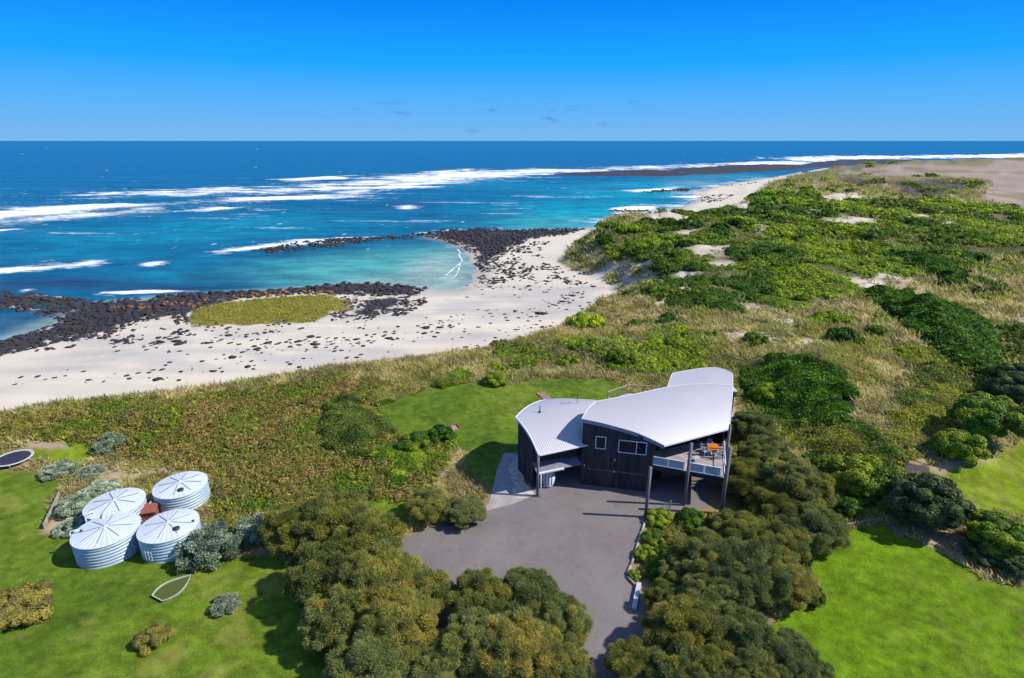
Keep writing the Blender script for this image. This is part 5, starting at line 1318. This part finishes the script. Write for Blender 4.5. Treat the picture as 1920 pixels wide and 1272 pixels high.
# thickets of dark coastal shrub: each one wide mound
def thicket(P, label, hmax, pal, n, seed, lsz=.5):
    g = np.random.default_rng(seed); A = np.array(P); x0, y0 = A.min(0) - 1; x1, y1 = A.max(0) + 1
    q = g.uniform((x0, y0), (x1, y1), (n * 4, 2)); d = sdist(P, q[:, 0], q[:, 1]) + 4.5 * (fbm(q[:, 0] / 3.5, q[:, 1] / 3.5, seed, 3) - .5); q = q[d > 0][:n]; d = d[d > 0][:n]
    top = lambda x, y, dd: hz(x, y) + hmax * np.sqrt(np.clip(dd / 4.5, 0, 1)) * (.62 + .38 * fbm(x / 2.6, y / 2.6, seed + 1, 2)) + .9 * (vnoise(x / 1.7, y / 1.7, seed + 2) - .5)
    z = top(q[:, 0], q[:, 1], d); e = .3
    zx = top(q[:, 0] + e, q[:, 1], d); zy = top(q[:, 0], q[:, 1] + e, d)
    nn = unit(np.stack([-(zx - z) / e, -(zy - z) / e, np.ones(len(z))], 1)); m = len(z)
    C = np.stack([q[:, 0], q[:, 1], z - g.uniform(0, .5, m) ** 2], 1)
    nn = unit(nn + g.normal(0, .5, (m, 3))); a = unit(np.cross(nn, g.normal(size=(m, 3)))); b = np.cross(nn, a)
    l = lsz * g.uniform(.6, 1.3, (m, 1))
    pi = np.clip((fbm(q[:, 0] / 3.5, q[:, 1] / 3.5, seed + 5, 3) - .28) / .44 * len(pal), 0, len(pal) - 1).astype(int)
    K = np.array(pal)[pi] * g.uniform(.75, 1.25, (m, 1))
    V, Fs, K = leaves(C, a * l / 2, b * l * .3, K)
    o = npmesh('thicket', V, Fs, M_LEAF, K); return tag(o, label, 'thicket')
thicket(P_DARK[0], 'dark green mounded thicket right behind the house roofs', 1.5, P_DEEP, 26000, 5)
thicket(P_DARK[1], 'long dark green mounded thicket on the right slope', 2.6, P_DEEP, 30000, 6, .6)
thicket(P_DARK[2], 'dark green thicket at the edge of the straw coloured field', 2.5, P_DEEP, 12000, 7, .7)
thicket(GP([(590, 775), (640, 750), (690, 768), (730, 815), (700, 860), (650, 870), (600, 840)]), 'dark green rounded thicket left of the back lawn', 2.0, P_DUSKGREEN, 24000, 8, .32)
thicket(GP([(690, 762), (760, 738), (840, 712), (860, 698), (880, 708), (850, 722), (760, 748), (700, 768)]), 'green hedge like thicket along the far side of the back lawn', 1.3, P_MID[:3], 16000, 9, .34)
thicket(GP([(700, 850), (745, 830), (800, 845), (845, 850), (820, 895), (770, 930), (720, 925), (690, 890)]), 'yellow green leafy thicket between the back lawn and the feathery trees', 1.3, P_LEAFY, 22000, 12, .34)
thicket(GP([(1690, 640), (1750, 662), (1800, 690), (1885, 748), (1805, 778), (1765, 805), (1705, 850), (1655, 825), (1665, 760), (1700, 720)]), 'olive yellow thicket below the long dark thicket', 1.1, P_YELLOW + P_LEAFY[1:3], 36000, 13, .4)
thicket(GP([(1425, 765), (1480, 785), (1530, 812), (1600, 795), (1660, 820), (1695, 865), (1620, 895), (1540, 885), (1465, 830)]), 'olive yellow thicket between the feathery trees and the tan slope', 1.2, P_YELLOW + P_LEAFY[1:3], 30000, 14, .38)

# ------------------------------------------------------------------ scrub, heath and dune grass
def scatter(n, seed, dep0=1.0, dep1=48, th=50):
    g = np.random.default_rng(seed); de = np.radians(g.uniform(dep0, dep1, n)); t = np.radians(g.uniform(-th, th, n)); r = HC / np.tan(de)
    return r * np.sin(t), r * np.cos(t), g
x, y, g = scatter(62000, 21, 1.2, 22, 48)
c = classes(x, y); keep = (c['scrub'] * c['veg'] * (1 - c['sandy']) * (1 - .9 * c['dark']) > .5) & (c['dT'] > 2) & (fbm(x / 9, y / 9, 67, 3) > .405)
keep |= (c['veg'] > .6) & (y > 70) & (x > -5) & (c['lawn'] < .1) & (c['sandy'] < .3) & (c['dark'] < .2) & (c['pad'] < .2) & (c['isl'] < .1) & (fbm(x / 9, y / 9, 61, 3) > .62) & (g.random(len(x)) < .5) & (y < 450)
keep |= (c['dT'] > 6) & (y > 420) & (y < 900) & (fbm(x / 40, y / 25, 66, 3) > .74) & (c['pad'] < .5) & (c['veg'] > .6)
x, y = x[keep], y[keep]; r = np.hypot(x, y)
rad = g.uniform(6, 17, len(x)) * (1.0 if True else 1) / F * depth(x, y, 1.0); rad = np.clip(rad, .9, 5.0)
# thin out until mounds only overlap partly
order = g.permutation(len(x)); acc = []; cell = {}
for i in order:
    k = (int(x[i] // 6), int(y[i] // 6)); ok = True
    for a in (-1, 0, 1):
        for b in (-1, 0, 1):
            for j in cell.get((k[0] + a, k[1] + b), ()):
                if (x[i] - x[j]) ** 2 + (y[i] - y[j]) ** 2 < (.74 * max(rad[i], rad[j])) ** 2: ok = False; break
            if not ok: break
        if not ok: break
    if ok: acc.append(i); cell.setdefault(k, []).append(i)
acc = np.array(acc); x, y, rad = x[acc], y[acc], rad[acc]; zz = hz(x, y); tone = .5 + 1.25 * (fbm(x / 22, y / 22, 91, 3) - .5) + g.normal(0, .05, len(x))
print('mounds', len(x))
order = np.argsort(-rad / np.hypot(x, y)); solo = set(order[:240].tolist())
tpl = []
for k in range(6):
    V, Fs, K = crown(np.random.default_rng(200 + k), 1, .5, .0, 16, 22, .3, .24, .17, [P_BRIGHT, P_BRIGHT + P_MID, P_MID, P_MID + P_DEEP, P_DEEP, P_LEAFY][k], 'leaf', .02, core=False)
    tpl.append((V, Fs, K))
VV = []; FF = []; KK = []; b0 = 0
def pick(t): return 0 if t > .54 else 1 if t > .48 else 5 if t > .44 else 2 if t > .39 else 3 if t > .34 else 4
tones = {0: 'dune0', 1: 'dune5', 2: 'dune2', 3: 'dune2', 4: 'dune4', 5: 'dune3'}
words = {0: 'bright yellow green', 1: 'fresh green', 2: 'mid green', 3: 'mid green', 4: 'deep green', 5: 'leafy lime green'}
for i in range(len(x)):
    k = pick(tone[i])
    if i in solo:
        nm, me, _ = PROTO[tones[k]]; o = bpy.data.objects.new(nm, me); COL.objects.link(o)
        s = rad[i] / 2.4 * 1.1; o.location = (x[i], y[i], zz[i] - .05); o.scale = (s * 1.05, s, s * g.uniform(.7, 1.2)); o.rotation_euler = (0, 0, g.uniform(0, 6.28))
        tag(o, words[k] + ' mounded shrub growing in the dense dune scrub', 'shrub', words[k] + ' shrubs of the dune scrub'); continue
    V, Fs, K = tpl[k]; a = g.uniform(0, 6.28); ca, sa = math.cos(a), math.sin(a); s = rad[i] * 1.12
    VV.append(np.stack([(V[:, 0] * ca - V[:, 1] * sa) * s + x[i], (V[:, 0] * sa + V[:, 1] * ca) * s + y[i], V[:, 2] * s * g.uniform(.65, 1.1) + zz[i]], 1)); FF.append(Fs + b0); b0 += len(V); KK.append(K * g.uniform(.8, 1.2))
tag(npmesh('dune_scrub', np.concatenate(VV), np.concatenate(FF), M_GRASS, np.concatenate(KK)), 'dense green coastal scrub covering the dunes', 'scrub', kind='stuff')

def tufts(x, y, g, nb, ln, wd, col, lean=.45, spread=.5, z=None):
    """tufts of tapering blades"""
    n = len(x); z = hz(x, y) if z is None else z; N = n * nb
    bx = np.repeat(np.stack([x, y, z], 1), nb, 0); sc = np.repeat(ln, nb)[:, None] * g.uniform(.6, 1.2, (N, 1))
    wind = np.array((-.75, .35, 0)) * lean
    d = unit(np.concatenate([g.normal(0, spread, (N, 2)), np.ones((N, 1))], 1) + wind)
    bx[:, :2] += g.normal(0, .22, (N, 2)) * np.repeat(ln, nb)[:, None]
    sdv = unit(np.cross(d, g.normal(size=(N, 3)))) * np.repeat(wd, nb)[:, None] / 2
    tip = bx + d * sc + wind * sc * .45; midp = bx + d * sc * .55
    V = np.stack([bx - sdv, bx + sdv, midp + sdv * .8, tip, ], 1).reshape(-1, 3)
    K = np.repeat(np.repeat(col, nb, 0) * g.uniform(.75, 1.25, (N, 1)), 4, 0)
    return V, np.arange(4 * N).reshape(N, 4), K
mixc = lambda t, a, b: a[None] * (1 - t[:, None]) + b[None] * t[:, None]
# dune grass
x, y, g = scatter(190000, 31, 2.2, 41, 50); c = classes(x, y)
w_ = c['veg'] * (1 - c['lawn']) * (1 - .8 * c['scrub']) * (1 - c['dark']) * (1 - c['sandy'] * .85) * (1 - c['pad']) * (1 - c['heath']) * (1 - c['heath2'] * .6) * (1 - c['tan'] * .9)
w_ *= (sdist(PAD, x, y) < 1) | (c['lawn'] < .2)
drv = sdist([W(*p) for p in [(690, 1030), (770, 1000), (905, 958), (975, 932), (975, 850), (1010, 770), (1150, 745), (1240, 735), (1330, 735), (1385, 960), (1300, 1040), (1260, 1272), (1060, 1300), (1050, 1160)]], x, y)
w_ *= (sdist([W(*p) for p in [(895, 966), (912, 930), (930, 875), (945, 845), (985, 845), (1010, 935), (960, 952)]], x, y) < .1) & (drv < 0) & ((x - tx) ** 2 + (y - ty) ** 2 > (tr + .5) ** 2); w_ *= .35 + .9 * fbm(x / 3, y / 3, 14, 3)
k = g.random(len(x)) < w_; x, y = x[k], y[k]; r = np.hypot(x, y); ks = np.clip(r / 75, .75, 4)
t = sstep(.35, .62, .6 * fbm(x / 9, y / 9, 15, 4) + .4 * fbm(x / 1.6, y / 1.6, 16, 2)); t2 = sstep(.45, .62, fbm(x / 2.5, y / 2.5, 19, 3))
col = mixc(t, A3(.53, .43, .19), A3(.29, .275, .06)); col = col * (1 - .5 * t2[:, None]) + A3(.15, .125, .06)[None] * .5 * t2[:, None]
bn = classes(x, y)['burn'][:, None] * .85; col = col * (1 - bn) + A3(.17, .145, .12)[None] * bn
isl = classes(x, y)['isl'][:, None]; col = col * (1 - isl) + mixc(t2, A3(.36, .30, .045), A3(.27, .255, .035)) * isl
cs = (classes(x, y)['scrub'][:, None] * .75); col = col * (1 - cs) + A3(.20, .235, .04)[None] * cs
V, Fs, K = tufts(x, y, g, 7, .60 * ks * g.uniform(.5, 1.5, len(x)) * (1 - .55 * isl[:, 0]), .085 * ks, col, .5, .85)
tag(npmesh('dune_grass', V, Fs, M_GRASS, K), 'wind swept straw and olive dune grass', 'grass', kind='stuff')
# low heath of bracken and saltbush
x, y, g = scatter(150000, 41, 14, 38, 52); c = classes(x, y); w_ = np.maximum(c['heath'], c['heath2']) * c['veg'] * (1 - c['tan']) * (1 - c['lawn']) * ((x - tx) ** 2 + (y - ty) ** 2 > (tr + .5) ** 2)
k = g.random(len(x)) < w_; x, y = x[k], y[k]; c = {a: b[k] for a, b in c.items()}
t = sstep(.35, .65, fbm(x / 5, y / 5, 17, 4)); t2 = sstep(.46, .66, fbm(x / 2.2, y / 2.2, 27, 3))
y2 = c['heath2'][:, None]; near = (sstep(56, 48, y) * sstep(-24, -16, x))[:, None]; rim = sstep(16, 5, c['dT'])[:, None]
col = mixc(t, A3(.33, .265, .06), A3(.24, .245, .045)); col = col * (1 - .5 * t2[:, None]) + A3(.34, .32, .03)[None] * .5 * t2[:, None]
col = col * (1 - near * .7) + A3(.26, .30, .025)[None] * near * .7; col = col * (1 - rim * .6) + A3(.30, .28, .04)[None] * rim * .6
bx_, by_ = W(430, 790); brn = np.exp(-((x - bx_) / 14) ** 2 - ((y - by_) / 11) ** 2)[:, None] * (.4 + .6 * t[:, None]); col = col * (1 - .75 * brn) + A3(.33, .22, .085)[None] * .75 * brn
col = col * (1 - y2) + mixc(t2, A3(.19, .19, .03), A3(.30, .285, .03)) * y2
V, Fs, K = tufts(x, y, g, 6, .34 * g.uniform(.5, 1.6, len(x)) * (1 + .4 * t2), np.full(len(x), .10), col, .35, 1.0)
# knee-high clumps among it
small = []
for k, p_ in enumerate((P_RUST, P_DUSK, P_YELLOW, P_DUSK + P_RUST, P_MID, P_YELLOW + P_DUSK)):
    v_, f_, k_ = crown(np.random.default_rng(300 + k), 1, .6, 0, 9, 12, .38, .34, .16, p_, 'leaf', .0, core=False); small.append((v_, f_, k_))
pk = g.permutation(len(x))[:3600]; VV, FF, KK = [V], [Fs], [K]; b0 = len(V); hz_x = hz(x[pk], y[pk]); tn = fbm(x[pk] / 4, y[pk] / 4, 33, 3) + g.normal(0, .09, len(pk))
for i, z_, q_ in zip(pk, hz_x, tn):
    q_ = q_ + .13 * brn[i, 0]; kk_ = 2 if y2[i, 0] > .5 else int(np.clip((q_ - .3) / .4 * 6, 0, 5)); kk_ = (4, 2, 5, 1, 3, 0)[kk_] if y2[i, 0] <= .5 else (2, 5)[int(q_ > .5)]
    v_, f_, k_ = small[kk_]; s_ = g.uniform(.35, 1.0) * (1 if y[i] > 40 else .8); a = g.uniform(0, 6.28); ca, sa = math.cos(a) * s_, math.sin(a) * s_
    VV.append(np.stack([v_[:, 0] * ca - v_[:, 1] * sa + x[i], v_[:, 0] * sa + v_[:, 1] * ca + y[i], v_[:, 2] * s_ + z_], 1)); FF.append(f_ + b0); b0 += len(v_); KK.append(k_ * g.uniform(.88, 1.15))
V, Fs, K = np.concatenate(VV), np.concatenate(FF), np.concatenate(KK)
tag(npmesh('heath', V, Fs, M_GRASS, K), 'low brown and yellow green heath of bracken and saltbush', 'heath', kind='stuff')
